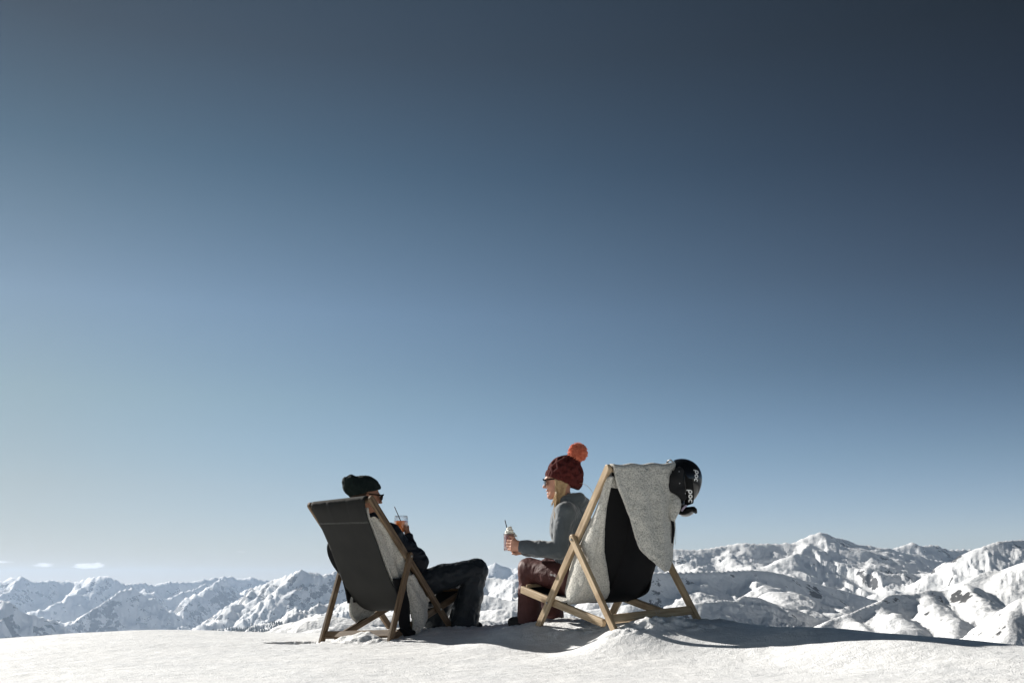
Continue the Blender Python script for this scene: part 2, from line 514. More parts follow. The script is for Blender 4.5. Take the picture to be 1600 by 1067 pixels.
# ---------------------------------------------------------------- mountains
def ridge(pts):
    out = []
    for px, py, D in pts:
        d = ray(px, py)
        d = d / math.hypot(d[0], d[1])
        out.append((d[0] * D, d[1] * D, CAMH + d[2] * D))
    return out
KM = 1000.0
RIDGES = [  # points, flank slope, relief, gully amount
 # the ranges go on beyond both edges of the picture
 ([(-60, 902, 11800), (-250, 893, 11900), (-420, 902, 12000), (-600, 895, 12200), (-900, 903, 12500)], .62, 1300, .5),
 ([(-40, 938, 7000), (-220, 925, 7200), (-420, 935, 7400), (-700, 928, 7600)], .62, 700, .5),
 ([(1680, 832, 4000), (1800, 845, 4150), (1950, 828, 4300), (2150, 846, 4500), (2500, 850, 4700)], .5, 480, .42),
 ([(1640, 868, 1850), (1760, 872, 1950), (1900, 858, 2150), (2050, 880, 2300), (2400, 870, 2600)], .52, 320, .35),
 # far left skyline
 ([(-60, 902, 11800), (0, 906, 11600), (35, 899, 11500), (55, 908, 11500), (90, 906, 11700), (120, 906, 11600), (140, 900, 11500), (158, 897, 11400), (172, 901, 11400), (195, 911, 11300), (225, 910, 11500),
   (245, 911, 11600), (265, 906, 11600), (285, 909, 11700), (300, 909, 11800), (318, 904, 11800), (350, 899, 11900), (372, 903, 12000), (392, 901, 12000), (425, 908, 12000), (470, 905, 12000), (560, 900, 12500)], .62, 1300, .5),
 ([(158, 897, 11400), (120, 922, 11100), (85, 936, 10900), (40, 955, 10700)], .62, 900, .5),
 ([(35, 899, 11500), (5, 920, 11200), (-30, 935, 11000)], .6, 900, .5),
 ([(318, 904, 11500), (285, 925, 11100), (240, 938, 10900), (205, 958, 10600), (170, 975, 10300)], .65, 900, .5),
 ([(350, 898, 10400), (318, 912, 10100), (297, 925, 9900), (262, 950, 9600), (235, 972, 9400)], .7, 800, .5),
 ([(225, 912, 11000), (195, 930, 10700), (160, 950, 10500)], .65, 800, .5),
 ([(400, 903, 10600), (372, 918, 10300), (345, 935, 10100), (310, 960, 9800)], .65, 800, .5),
 ([(210, 915, 9300), (188, 920, 9200), (165, 938, 9050), (140, 955, 8900), (105, 975, 8700), (90, 985, 8600)], .66, 700, .5),
 ([(-40, 938, 7000), (10, 934, 6900), (38, 942, 6900), (75, 962, 6900), (115, 986, 6900)], .66, 700, .45),
 ([(38, 942, 6900), (20, 960, 6750), (0, 975, 6600)], .66, 600, .45),
 # the big left peak and its spurs
 ([(385, 925, 7300), (405, 912, 7200), (425, 909, 7100), (440, 898, 7000), (455, 891, 6950), (470, 887, 6900), (490, 890, 6900), (505, 896, 6900), (525, 891, 7000), (545, 893, 7100), (590, 901, 7300), (640, 896, 7600)], .62, 700, .45),
 ([(405, 910, 7150), (385, 925, 7000), (350, 948, 6800), (325, 966, 6650), (308, 979, 6550)], .66, 600, .3),
 ([(470, 887, 6900), (458, 910, 6780), (435, 932, 6650), (405, 960, 6500), (390, 978, 6400)], .66, 600, .35),
 ([(505, 896, 6900), (485, 925, 6700), (465, 945, 6550), (440, 965, 6400)], .66, 600, .35),
 # far centre
 ([(640, 893, 9500), (660, 887, 9300), (685, 881, 9200), (700, 886, 9200), (740, 891, 9500), (757, 888, 9500), (773, 878, 9400), (785, 884, 9400), (798, 887, 9400), (815, 884, 9300), (850, 888, 9500), (930, 885, 9500), (1060, 880, 9500)], .8, 600, .5),
 # centre hills
 ([(560, 930, 4200), (640, 918, 4200), (720, 905, 4300), (770, 902, 4300), (820, 905, 4200), (900, 900, 4200), (980, 888, 4200), (1040, 872, 4300)], .42, 300, .3),
 ([(640, 950, 2800), (700, 935, 2700), (760, 930, 2650), (800, 938, 2600), (860, 930, 2600), (930, 925, 2700), (1000, 912, 2800)], .36, 220, .25),
 ([(600, 965, 2000), (700, 955, 1950), (780, 950, 1900), (840, 960, 1900), (900, 952, 1900), (980, 945, 1900), (1040, 950, 1900)], .33, 150, .25),
 ([(432, 987, 900), (455, 973, 880), (479, 963, 860), (510, 961, 850), (545, 966, 840), (590, 962, 850), (640, 968, 850), (700, 976, 860), (760, 968, 880), (800, 978, 880)], .30, 60, .12),
 ([(500, 978, 700), (560, 975, 660), (620, 980, 640)], .3, 50, .1),
 # right skyline
 ([(1000, 866, 3800), (1050, 858, 3850), (1080, 859, 3900), (1108, 855, 3950), (1130, 851, 4000), (1170, 848, 4050), (1200, 849, 4100), (1240, 846, 4150), (1258, 838, 4180), (1280, 830, 4200), (1295, 834, 4270), (1320, 842, 4380),
   (1345, 851, 4500), (1370, 855, 4600), (1394, 857, 4700), (1430, 868, 4800), (1500, 880, 5000)], .50, 480, .42),
 ([(1380, 862, 5300), (1400, 855, 5350), (1425, 848, 5400), (1440, 852, 5450), (1456, 848, 5500), (1482, 857, 5550), (1500, 855, 5600), (1540, 857, 5700)], .5, 420, .35),
 ([(1462, 892, 3650), (1480, 880, 3660), (1505, 865, 3680), (1535, 853, 3700), (1560, 845, 3760), (1583, 841, 3850), (1610, 842, 3950), (1680, 832, 4000)], .50, 380, .35),
 ([(1280, 830, 4200), (1262, 850, 4000), (1235, 866, 3850), (1205, 880, 3700)], .55, 300, .4),
 ([(1345, 851, 4450), (1358, 866, 4150), (1372, 886, 3850), (1396, 910, 3550)], .62, 300, .4),
 ([(1394, 858, 4650), (1408, 876, 4300), (1424, 893, 4000), (1440, 912, 3750)], .70, 300, .45),
 ([(1130, 852, 4000), (1142, 868, 3800), (1170, 884, 3600)], .5, 240, .4),
 ([(1062, 860, 3870), (1070, 872, 3650), (1085, 884, 3500)], .5, 200, .4),
 ([(1425, 849, 5400), (1415, 862, 5100), (1440, 880, 4800)], .5, 240, .4),
 # mid right: long dark step with spurs
 ([(960, 905, 2250), (1020, 893, 2300), (1050, 890, 2330), (1110, 889, 2400), (1167, 889, 2480), (1200, 891, 2530), (1225, 895, 2600), (1262, 905, 2700), (1300, 916, 2800), (1335, 927, 2900), (1368, 937, 3000)], .62, 300, .22),
 ([(1167, 889, 2480), (1186, 903, 2330), (1198, 918, 2200), (1203, 931, 2100)], .55, 200, .25),
 ([(1090, 889, 2380), (1082, 899, 2290), (1083, 909, 2220)], .55, 180, .25),
 ([(1000, 956, 1450), (1060, 946, 1500), (1100, 939, 1540), (1128, 936, 1570), (1148, 938, 1600), (1162, 928, 1620), (1185, 931, 1660), (1215, 946, 1720), (1245, 956, 1780), (1262, 972, 1820)], .50, 160, .2),
 ([(1200, 946, 2000), (1240, 944, 2060), (1280, 950, 2120), (1320, 962, 2200)], .42, 130, .2),
 # front right ridge with outcrops
 ([(1283, 977, 1500), (1300, 965, 1530), (1330, 955, 1560), (1350, 945, 1590), (1378, 934, 1620), (1392, 927, 1650), (1420, 927, 1690), (1452, 921, 1730), (1470, 924, 1750), (1490, 918, 1780), (1512, 908, 1800), (1540, 893, 1830), (1565, 889, 1850), (1590, 880, 1850), (1640, 868, 1850)], .52, 300, .35),
 ([(1452, 921, 1730), (1462, 936, 1600), (1472, 955, 1500), (1484, 985, 1400)], .62, 170, .35),
 ([(1378, 934, 1620), (1388, 952, 1520), (1396, 975, 1430)], .6, 130, .35),
 ([(1325, 957, 1560), (1332, 970, 1490), (1340, 985, 1430)], .6, 100, .35),
 ([(1700, 905, 1250), (1620, 925, 1270), (1596, 935, 1260), (1575, 952, 1240), (1566, 985, 1190)], .60, 160, .3),
 ([(1520, 904, 1810), (1536, 925, 1640), (1550, 950, 1500), (1560, 975, 1400)], .62, 150, .35),
]
NT, NR = 1620, 900
th = np.linspace(rad(-41), rad(41), NT)
rr = 260 * (15500 / 260) ** (np.linspace(0, 1, NR) ** .92)
TH, RR = np.meshgrid(th, rr)
MX = (RR * np.sin(TH)).astype(np.float64)
MY = (RR * np.cos(TH)).astype(np.float64)
wx = fbm(MX, MY, 1 / 900., 5, 3) + 0
wy = fbm(MX, MY, 1 / 900., 5, 71) + 0
RUG = np.clip(.62 - TH / rad(14), .78, 1.0)
gl = fbm(MX, MY, 1 / 560., 8, 11, .60, True)
gf = fbm(MX, MY, 1 / 150., 5, 23, .55)
sc_ = np.clip(RR / 4000., .22, 1.6)
w2x, w2y = fbm(MX, MY, 1 / 260., 4, 101), fbm(MX, MY, 1 / 260., 4, 131)
WX = MX + wx * 300 * sc_ + w2x * 130 * sc_
WY = MY + wy * 300 * sc_ + w2y * 130 * sc_
H = np.full(MX.shape, -1e9)
Dm = np.full(MX.shape, 1e9)
for pts, sl_, rel, gul in RIDGES:
    R3 = ridge(pts)
    D0 = np.median([p[2] for p in pts])
    sel = (RR > D0 * .35) & (RR < D0 * 1.6)
    best = np.full(MX.shape, 1e18)
    zb = np.zeros(MX.shape)
    rows = np.where(sel.any(1))[0]
    if not len(rows): continue
    a_, b_ = rows[0], rows[-1] + 1
    wxp, wyp = WX[a_:b_], WY[a_:b_]
    ux, uy = MX[a_:b_], MY[a_:b_]
    bb, zz = best[a_:b_], zb[a_:b_]
    if D0 > 6000 and pts[0][0] < 560: sl_ = sl_ * 1.3
    for (x0, y0, z0), (x1, y1, z1) in zip(R3[:-1], R3[1:]):
        dx, dy = x1 - x0, y1 - y0
        L2 = dx * dx + dy * dy
        t_ = np.clip(((ux - x0) * dx + (uy - y0) * dy) / L2, 0, 1)
        dd = (ux - x0 - t_ * dx) ** 2 + (uy - y0 - t_ * dy) ** 2
        # flank distances wander with the warp, the crest itself stays put
        ex = (wxp - x0 - t_ * dx) ** 2 + (wyp - y0 - t_ * dy) ** 2
        k_ = np.clip(dd / (260 * 260 * (D0 / 4000.) ** 2), .75 if len(pts) <= 5 else 0, 1)
        dd = dd * (1 - k_) + ex * k_
        m_ = dd < bb
        bb[m_] = dd[m_]
        zz[m_] = (z0 + t_ * (z1 - z0))[m_]
    d_ = np.sqrt(bb)
    fade = 1 - np.exp(-d_ / (90. * D0 / 4000.))
    hz = zz - rel * (1 - np.exp(-sl_ * d_ * (1 + gul * gl[a_:b_] * fade) / rel)) - np.maximum(d_ - 1.6 * rel / sl_, 0) * .35
    Hs = H[a_:b_]
    # soft union
    kk = 12. * D0 / 4000.
    hm = np.clip(.5 + .5 * (hz - Hs) / kk, 0, 1)
    new = np.where(Hs < -1e8, hz, Hs * (1 - hm) + hz * hm + kk * hm * (1 - hm))
    H[a_:b_] = new
    Dm[a_:b_] = np.minimum(Dm[a_:b_], d_)
H[H < -1e8] = -700
g3 = fbm(MX, MY, 1 / 120., 5, 57, .6, True)
amp = 1 - np.exp(-Dm / (60 * sc_ * 2))
H = H + (gl * 75 + gf * 14) * sc_ * RUG * (.10 + .90 * amp) + g3 * 11 * sc_ * (RUG - .35) * (.35 + .65 * amp)
nearw = np.clip((2700 - RR) / 900., 0, 1)
gn = fbm(MX, MY, 1 / 210., 7, 211, .60, True)
H = H + nearw * sc_ * (gn * 34 * (.10 + .90 * amp))
midw = np.clip((RR - 1900) / 900., 0, 1) * np.clip((5200 - RR) / 1200., 0, 1)
gm = fbm(MX, MY, 1 / 260., 7, 311, .58, True)
H = H + midw * gm * 18 * (.08 + .92 * amp)
farw = np.clip((RR - 5200) / 1200., 0, 1)
gq = fbm(MX, MY, 1 / 420., 7, 411, .62, True)
H = H + farw * gq * 62 * (.22 + .78 * amp)
vf = -60 - RR * .085
H = np.maximum(H, vf + gf * 6 * sc_)
for _ in range(10):      # cliffs steeper than rock can stand crumble
    gr_ = np.zeros_like(H)
    dr_ = np.maximum(np.diff(RR, axis=0), 1)
    a_ = np.abs(np.diff(H, axis=0)) / dr_
    gr_[:-1] = a_
    gr_[1:] = np.maximum(gr_[1:], a_)
    b_ = np.abs(np.diff(H, axis=1)) / (RR[:, 1:] * (th[1] - th[0]))
    gr_[:, :-1] = np.maximum(gr_[:, :-1], b_)
    gr_[:, 1:] = np.maximum(gr_[:, 1:], b_)
    bl = H.copy()
    bl[1:-1, 1:-1] = (H[1:-1, 1:-1] * 2 + H[:-2, 1:-1] + H[2:, 1:-1] + H[1:-1, :-2] + H[1:-1, 2:]) / 6
    H = np.where(gr_ > 1.8, bl, H)
Hb = H.copy()
for _ in range(5):
    Hb[1:-1] = (Hb[:-2] + Hb[1:-1] + Hb[2:]) / 3
    for _k in range(2):
        Hb[:, 1:-1] = (Hb[:, :-2] + Hb[:, 1:-1] + Hb[:, 2:]) / 3
STEEP = np.hypot(np.gradient(Hb, axis=0) / np.gradient(RR, axis=0), np.gradient(Hb, axis=1) / (RR * (th[1] - th[0])))
STEEP = STEEP + .40 * np.exp(-Dm / (40 * sc_)) - .10
mt = obj('mountains', np.stack([MX.ravel(), MY.ravel(), H.ravel()], 1), grid_faces(NT, NR), MAT['mountain'])
at_ = mt.data.attributes.new('steep', 'FLOAT', 'POINT')
at_.data.foreach_set('value', STEEP.ravel().astype(np.float32))
tag(mt, 'snow covered alpine ranges with rocky outcrops beyond the summit', kind='structure')

# ---------------------------------------------------------------- air
def build_haze():
    x0, x1, y0, y1, z0, z1 = -17000, 17000, -3000, 18000, float(H.min()) - 1, float(H.max()) + 25
    v = [(x, y, z) for z in (z0, z1) for y in (y0, y1) for x in (x0, x1)]
    f = [(0, 2, 3, 1), (4, 5, 7, 6), (0, 1, 5, 4), (2, 6, 7, 3), (0, 4, 6, 2), (1, 3, 7, 5)]
    m = bpy.data.materials.new('haze')
    m.use_nodes = True
    t = m.node_tree
    t.nodes.clear()
    out = t.nodes.new('ShaderNodeOutputMaterial')
    pv = t.nodes.new('ShaderNodeVolumePrincipled')
    pv.inputs['Color'].default_value = (.55, .72, .98, 1)
    pv.inputs['Density'].default_value = HAZE_DENSITY
    pv.inputs['Anisotropy'].default_value = .3
    t.links.new(pv.outputs[0], out.inputs['Volume'])
    o = obj('haze', v, f, m, smooth=False)
    tag(o, 'thin blue mountain air over the ranges', kind='stuff')
HAZE_DENSITY = 4.2e-5
build_haze()
# ---------------------------------------------------------------- deckchairs
def chair_matrix(pos, yaw, tx, ty):
    y = rad(yaw)
    f = Vector((math.cos(y), math.sin(y), 0))
    s = Vector((f.y, -f.x, 0))
    z = (Vector((0, 0, 1)) + rad(tx) * f + rad(ty) * s).normalized()
    f = (f - f.dot(z) * z).normalized()
    s = f.cross(z)
    m = Matrix(((f.x, -s.x, z.x, pos[0]), (f.y, -s.y, z.y, pos[1]), (f.z, -s.z, z.z, pos[2]), (0, 0, 0, 1)))
    return m          # local x = forward, y = sitter's left, z = up
MR = chair_matrix((0.4097, 7.1436, 0.0518), 121.763, .51, -4.172)
ML = chair_matrix((-0.6795, 8.2459, -0.0397), 56.384, -4.543, -2.319)
CR = dict(top=(-.857, .91), foot=(0, 0), hinge=(-.487, .518), cf=(-.82, .006), j=(-.132, .141), bf=(.206, .219), br=(-.633, .030))
CL = dict(top=(-.811, .951), foot=(0, 0), hinge=(-.461, .541), cf=(-.73, -.007), j=(-.125, .147), bf=(.21, .238), br=(-.621, .015))
HW = .283

def LW(M, u, s, z):
    return M @ Vector((u, -s, z))

def rail_mesh(L, wd, th, r0=True, r1=True, bev=.004, nseg=10, notch=None):
    """board along local x from 0 to L: width wd (local z), thickness th (local y), rounded ends"""
    pts = []
    R_ = wd / 2
    if r0:
        for i in range(nseg + 1):
            a = math.pi / 2 + math.pi * i / nseg
            pts.append((R_ * .8 + math.cos(a) * R_ * .8, math.sin(a) * R_))
    else:
        pts += [(0, R_), (0, -R_)]
    if r1:
        for i in range(nseg + 1):
            a = -math.pi / 2 + math.pi * i / nseg
            pts.append((L - R_ * .8 + math.cos(a) * R_ * .8, math.sin(a) * R_))
    else:
        pts += [(L, -R_), (L, R_)]
    n = len(pts)
    cx = L / 2
    V, F = [], []
    for yy, ins in ((-th / 2, bev), (-th / 2 + bev, 0), (th / 2 - bev, 0), (th / 2, bev)):
        for x, z in pts:
            V.append((x + (ins if x < cx else -ins), yy, z - math.copysign(min(ins, abs(z)), z)))
    for k in range(3):
        for i in range(n):
            j = (i + 1) % n
            F.append((k * n + i, k * n + j, (k + 1) * n + j, (k + 1) * n + i))
    F.append(tuple(range(n))[::-1])
    F.append(tuple(range(3 * n, 4 * n)))
    return V, F

def rail(name, M, root, a, b, side, wd, th, material, ext0=.02, ext1=.02, r0=True, r1=True, pinch=0.0):
    """a, b are (u, z) in the chair's side plane, side is the offset to the sitter's right"""
    A = Vector((a[0], -side, a[1]))
    B = Vector((b[0], -side, b[1]))
    d = (B - A).normalized()
    L = (B - A).length + ext0 + ext1
    up = Vector((0, 1, 0)).cross(d)
    if up.z > 0: up = -up
    yv = up.cross(d)
    o = A - d * ext0
    m = Matrix(((d.x, yv.x, up.x, o.x), (d.y, yv.y, up.y, o.y), (d.z, yv.z, up.z, o.z), (0, 0, 0, 1)))
    V, F = rail_mesh(L, wd, th, r0, r1)
    return obj(name, V, F, material, root, M @ m, smooth=False)

def bar(name, M, root, p, q, wd, th, material, tilt=0.0, round_=False):
    """cross piece between two (u, s, z) points; wd across, th thick"""
    A = Vector((p[0], -p[1], p[2]))
    B = Vector((q[0], -q[1], q[2]))
    d = (B - A).normalized()
    ref = Vector((math.cos(tilt), 0, math.sin(tilt)))
    yv = (ref - ref.dot(d) * d).normalized()
    zv = d.cross(yv)
    m = Matrix(((d.x, yv.x, zv.x, A.x), (d.y, yv.y, zv.y, A.y), (d.z, yv.z, zv.z, A.z), (0, 0, 0, 1)))
    V, F = rail_mesh((B - A).length, wd, th, False, False, .006 if not round_ else th * .28)
    return obj(name, V, F, material, root, M @ m, smooth=False)

def bolt(M, root, u, z, side, r=.0085):
    V, F = [], []
    n = 14
    for k, (rr_, dd) in enumerate(((r, 0), (r, .003), (r * .75, .0055), (r * .3, .0062))):
        for i in range(n):
            a = 2 * math.pi * i / n
            V.append((u + math.cos(a) * rr_, -side - math.copysign(dd, side), z + math.sin(a) * rr_))
    for k in range(3):
        for i in range(n):
            j = (i + 1) % n
            F.append((k * n + i, k * n + j, (k + 1) * n + j, (k + 1) * n + i))
    F.append(tuple(range(3 * n, 4 * n)))
    return obj('bolt', V, F, MAT['steel'], root, M.copy(), smooth=False)

def smooth_poly(P, n):
    P = np.array(P, float)
    t = np.r_[0, np.cumsum(np.linalg.norm(np.diff(P, axis=0), axis=1))]
    tt = np.linspace(0, t[-1], n)
    out = []
    Q = np.vstack([2 * P[0] - P[1], P, 2 * P[-1] - P[-2]])
    for v in tt:
        i = min(np.searchsorted(t, v, 'right') - 1, len(P) - 2)
        f = (v - t[i]) / (t[i + 1] - t[i])
        a, b, c, d = Q[i], Q[i + 1], Q[i + 2], Q[i + 3]
        out.append(.5 * (2 * b + (c - a) * f + (2 * a - 5 * b + 4 * c - d) * f * f + (-a + 3 * b - 3 * c + d) * f ** 3))
    return np.array(out)

def sheet(name, P, thick, material, root=None, M=None, mats=None, back=None):
    """P: (rows, cols, 3) points -> closed sheet with real thickness; back = material index of the reverse"""
    P = np.asarray(P, float)
    r, c = P.shape[:2]
    du = np.gradient(P, axis=0)
    dv = np.gradient(P, axis=1)
    nn = np.cross(du, dv)
    nn /= np.linalg.norm(nn, axis=2, keepdims=True) + 1e-12
    T = thick * np.ones((r, c, 1))
    Fv = (P + nn * T / 2).reshape(-1, 3)
    Bv = (P - nn * T / 2).reshape(-1, 3)
    n = r * c
    g = grid_faces(c, r)
    F = [tuple(q) for q in g] + [tuple(q[::-1] + n) for q in g]
    fm = [0] * len(g) + [back or 0] * len(g)
    edge = [(i * c) for i in range(r)][::-1] + list(range(c)) [1:] + [i * c + c - 1 for i in range(1, r)] + [(r - 1) * c + j for j in range(c - 2, 0, -1)]
    for k in range(len(edge)):
        a, b = edge[k], edge[(k + 1) % len(edge)]
        F.append((b, a, a + n, b + n))
        fm.append(0)
    return obj(name, np.vstack([Fv, Bv]), F, material, root, M, True, mats, fm)

PROF = {  # canvas: (u, z) on the sitter's right edge and on the left edge
 'L': ([(-.785, .925), (-.792, .962), (-.814, .972), (-.836, .955), (-.838, .92), (-.818, .83), (-.738, .66), (-.662, .49), (-.572, .33), (-.455, .215), (-.30, .165), (-.10, .165), (.06, .20), (.205, .262)],
       [(-.785, .925), (-.792, .962), (-.814, .972), (-.836, .955), (-.832, .92), (-.775, .84), (-.680, .675), (-.570, .44), (-.480, .31), (-.365, .205), (-.23, .16), (-.08, .17), (.06, .205), (.205, .262)]),
 'R': ([(-.868, .915), (-.800, .78), (-.705, .60), (-.62, .45), (-.53, .31), (-.43, .19), (-.30, .135), (-.12, .14), (.05, .18), (.2, .24)],
       [(-.868, .915), (-.790, .78), (-.690, .60), (-.60, .45), (-.51, .31), (-.415, .185), (-.29, .135), (-.12, .14), (.05, .18), (.2, .24)])}

def canvas_pt(k, t, s):
    """t 0..1 down the canvas, s from -1 (left edge) to 1 (right edge), half width .25"""
    a = PC[k][0][int(round(t * 200))]
    b = PC[k][1][int(round(t * 200))]
    f = (s + 1) / 2
    p = a * f + b * (1 - f)
    return np.array([p[0], -.25 * s, p[1]])
PC = {k: (smooth_poly(v[0], 201), smooth_poly(v[1], 201)) for k, v in PROF.items()}

def deckchair(k, M, C, wood, canvas, label):
    root = empty('deckchair', M.translation)
    root.rotation_euler = M.to_euler()
    bpy.context.view_layer.update()
    tag(root, label, 'deckchair', 'two folding deckchairs on the summit snow')
    W = HW
    for s in (-1, 1):
        rail('back_rail', M, root, C['top'], C['foot'], s * W, .048, .026, wood, .018, .035, True, False)
        rail('prop_leg', M, root, C['hinge'], C['cf'], s * (W + .0285), .046, .026, wood, .030, .03, True, False)
        rail('seat_rail', M, root, C['bf'], C['br'], s * (W - .0285), .046, .026, wood, .012, .03, False, True)
        bolt(M, root, C['hinge'][0], C['hinge'][1], s * (W + .042))
        bolt(M, root, C['j'][0], C['j'][1], s * (W + .0135))
    ca, cb = C['top'], C['hinge']
    ang = math.atan2(C['top'][1], -C['top'][0])
    hb = (C['top'][0] + .012 * math.cos(ang), C['top'][1] - .012 * math.sin(ang))
    bar('head_bar', M, root, (hb[0], -W + .014, hb[1]), (hb[0], W - .014, hb[1]), .040, .026, wood, -ang, True)
    bar('seat_bar', M, root, (C['bf'][0] - .02, -W + .044, C['bf'][1] + .012), (C['bf'][0] - .02, W - .044, C['bf'][1] + .012), .040, .026, wood, .25, True)
    bx = (C['cf'][0] + .030, C['cf'][1] + .050)
    bar('base_bar', M, root, (bx[0], -W - .014, bx[1]), (bx[0], W + .014, bx[1]), .052, .026, wood, 1.0 - math.pi / 2 + .0)
    n, c = 90, 26
    P = np.zeros((n, c, 3))
    for i in range(n):
        t = i / (n - 1)
        for j in range(c):
            s = -1 + 2 * j / (c - 1)
            p = canvas_pt(k, t, s)
            # gathered at the head bar, a little hollow across the middle
            g = (0 if t < .06 and k == 'L' else 1) * math.exp(-(t - (.08 if k == 'L' else 0)) * 14) * .005 * math.sin(s * 34 + 1.5 * math.sin(s * 9)) + .012 * (1 - s * s) * math.sin(math.pi * min(1, t * 1.6))
            p[0] -= g
            P[i, j] = p
    cv = sheet('canvas', P, .004, canvas, root, M.copy())
    # hem seam below the head bar: a raised double stitch line
    sV, sF = [], []
    for r_, tt in enumerate((.158, .165)):
        for q in range(46):
            s = -1 + 2 * (q + .25) / 46
            for dq in (0, .5 / 46 * 1.2):
                for dt in (0, .0016):
                    pp = canvas_pt(k, min(1, tt), s + dq)
                    pp = pp + np.array([-.0042 - .012 * (1 - s * s) * math.sin(math.pi * tt * 1.6) - math.exp(-(tt - .08) * 14) * .005 * math.sin(s * 34 + 1.5 * math.sin(s * 9)), 0, -dt])
                    sV.append(pp)
            b_ = len(sV) - 4
            sF.append((b_, b_ + 1, b_ + 3, b_ + 2))
    st = obj('hem_stitching', sV, sF, MAT['stitch'] if k == 'L' else canvas, cv, M.copy(), False)
    return root

chL = deckchair('L', ML, CL, MAT['wood_grey'], MAT['canvas_grey'], 'weathered brown deckchair with charcoal canvas in which the man in the green beanie sits')
chR = deckchair('R', MR, CR, MAT['wood_blond'], MAT['canvas_black'], 'blond wooden deckchair with black canvas, a ski helmet hung on its corner')

# small pale maker's mark branded on the base bar of the right chair
def flat_strip(V, F, pts, wd, fn):
    """ribbon along 2D points -> 3D through fn(x, y)"""
    P = [Vector(p) for p in pts]
    b0 = len(V)
    for i, p in enumerate(P):
        d = (P[min(i + 1, len(P) - 1)] - P[max(i - 1, 0)]).normalized()
        nrm = Vector((-d.y, d.x)) * wd / 2
        for q in (p + nrm, p - nrm):
            V.append(fn(q.x, q.y))
    for i in range(len(P) - 1):
        F.append((b0 + 2 * i, b0 + 2 * i + 1, b0 + 2 * i + 3, b0 + 2 * i + 2))
V, F = [], []
bx = (CR['cf'][0] + .030, CR['cf'][1] + .050)
_t = 1.0 - math.pi / 2
def _mk(x, y):   # x along the bar towards the sitter's right, y up the face
    n_ = Vector((math.cos(_t), 0, math.sin(_t)))
    up_ = Vector((-math.sin(_t), 0, math.cos(_t)))
    p = Vector((bx[0], -(.02 + x), bx[1])) - n_ * .0136 + up_ * y
    return p
flat_strip(V, F, [(0, .012), (0, -.002), (.006, -.002)], .0028, _mk)
flat_strip(V, F, [(.030, .012), (.030, -.002)], .0028, _mk)
flat_strip(V, F, [(.011, -.002), (.018, -.002)], .0024, _mk)
flat_strip(V, F, [(.014, .006), (.019, .006)], .0016, _mk)
mk = obj('maker_mark', V, F, mat('branded_mark', (.42, .40, .38), .7)[0], chR, MR.copy(), False)
# ---------------------------------------------------------------- distance-field modelling
from mathutils import noise as mnoise

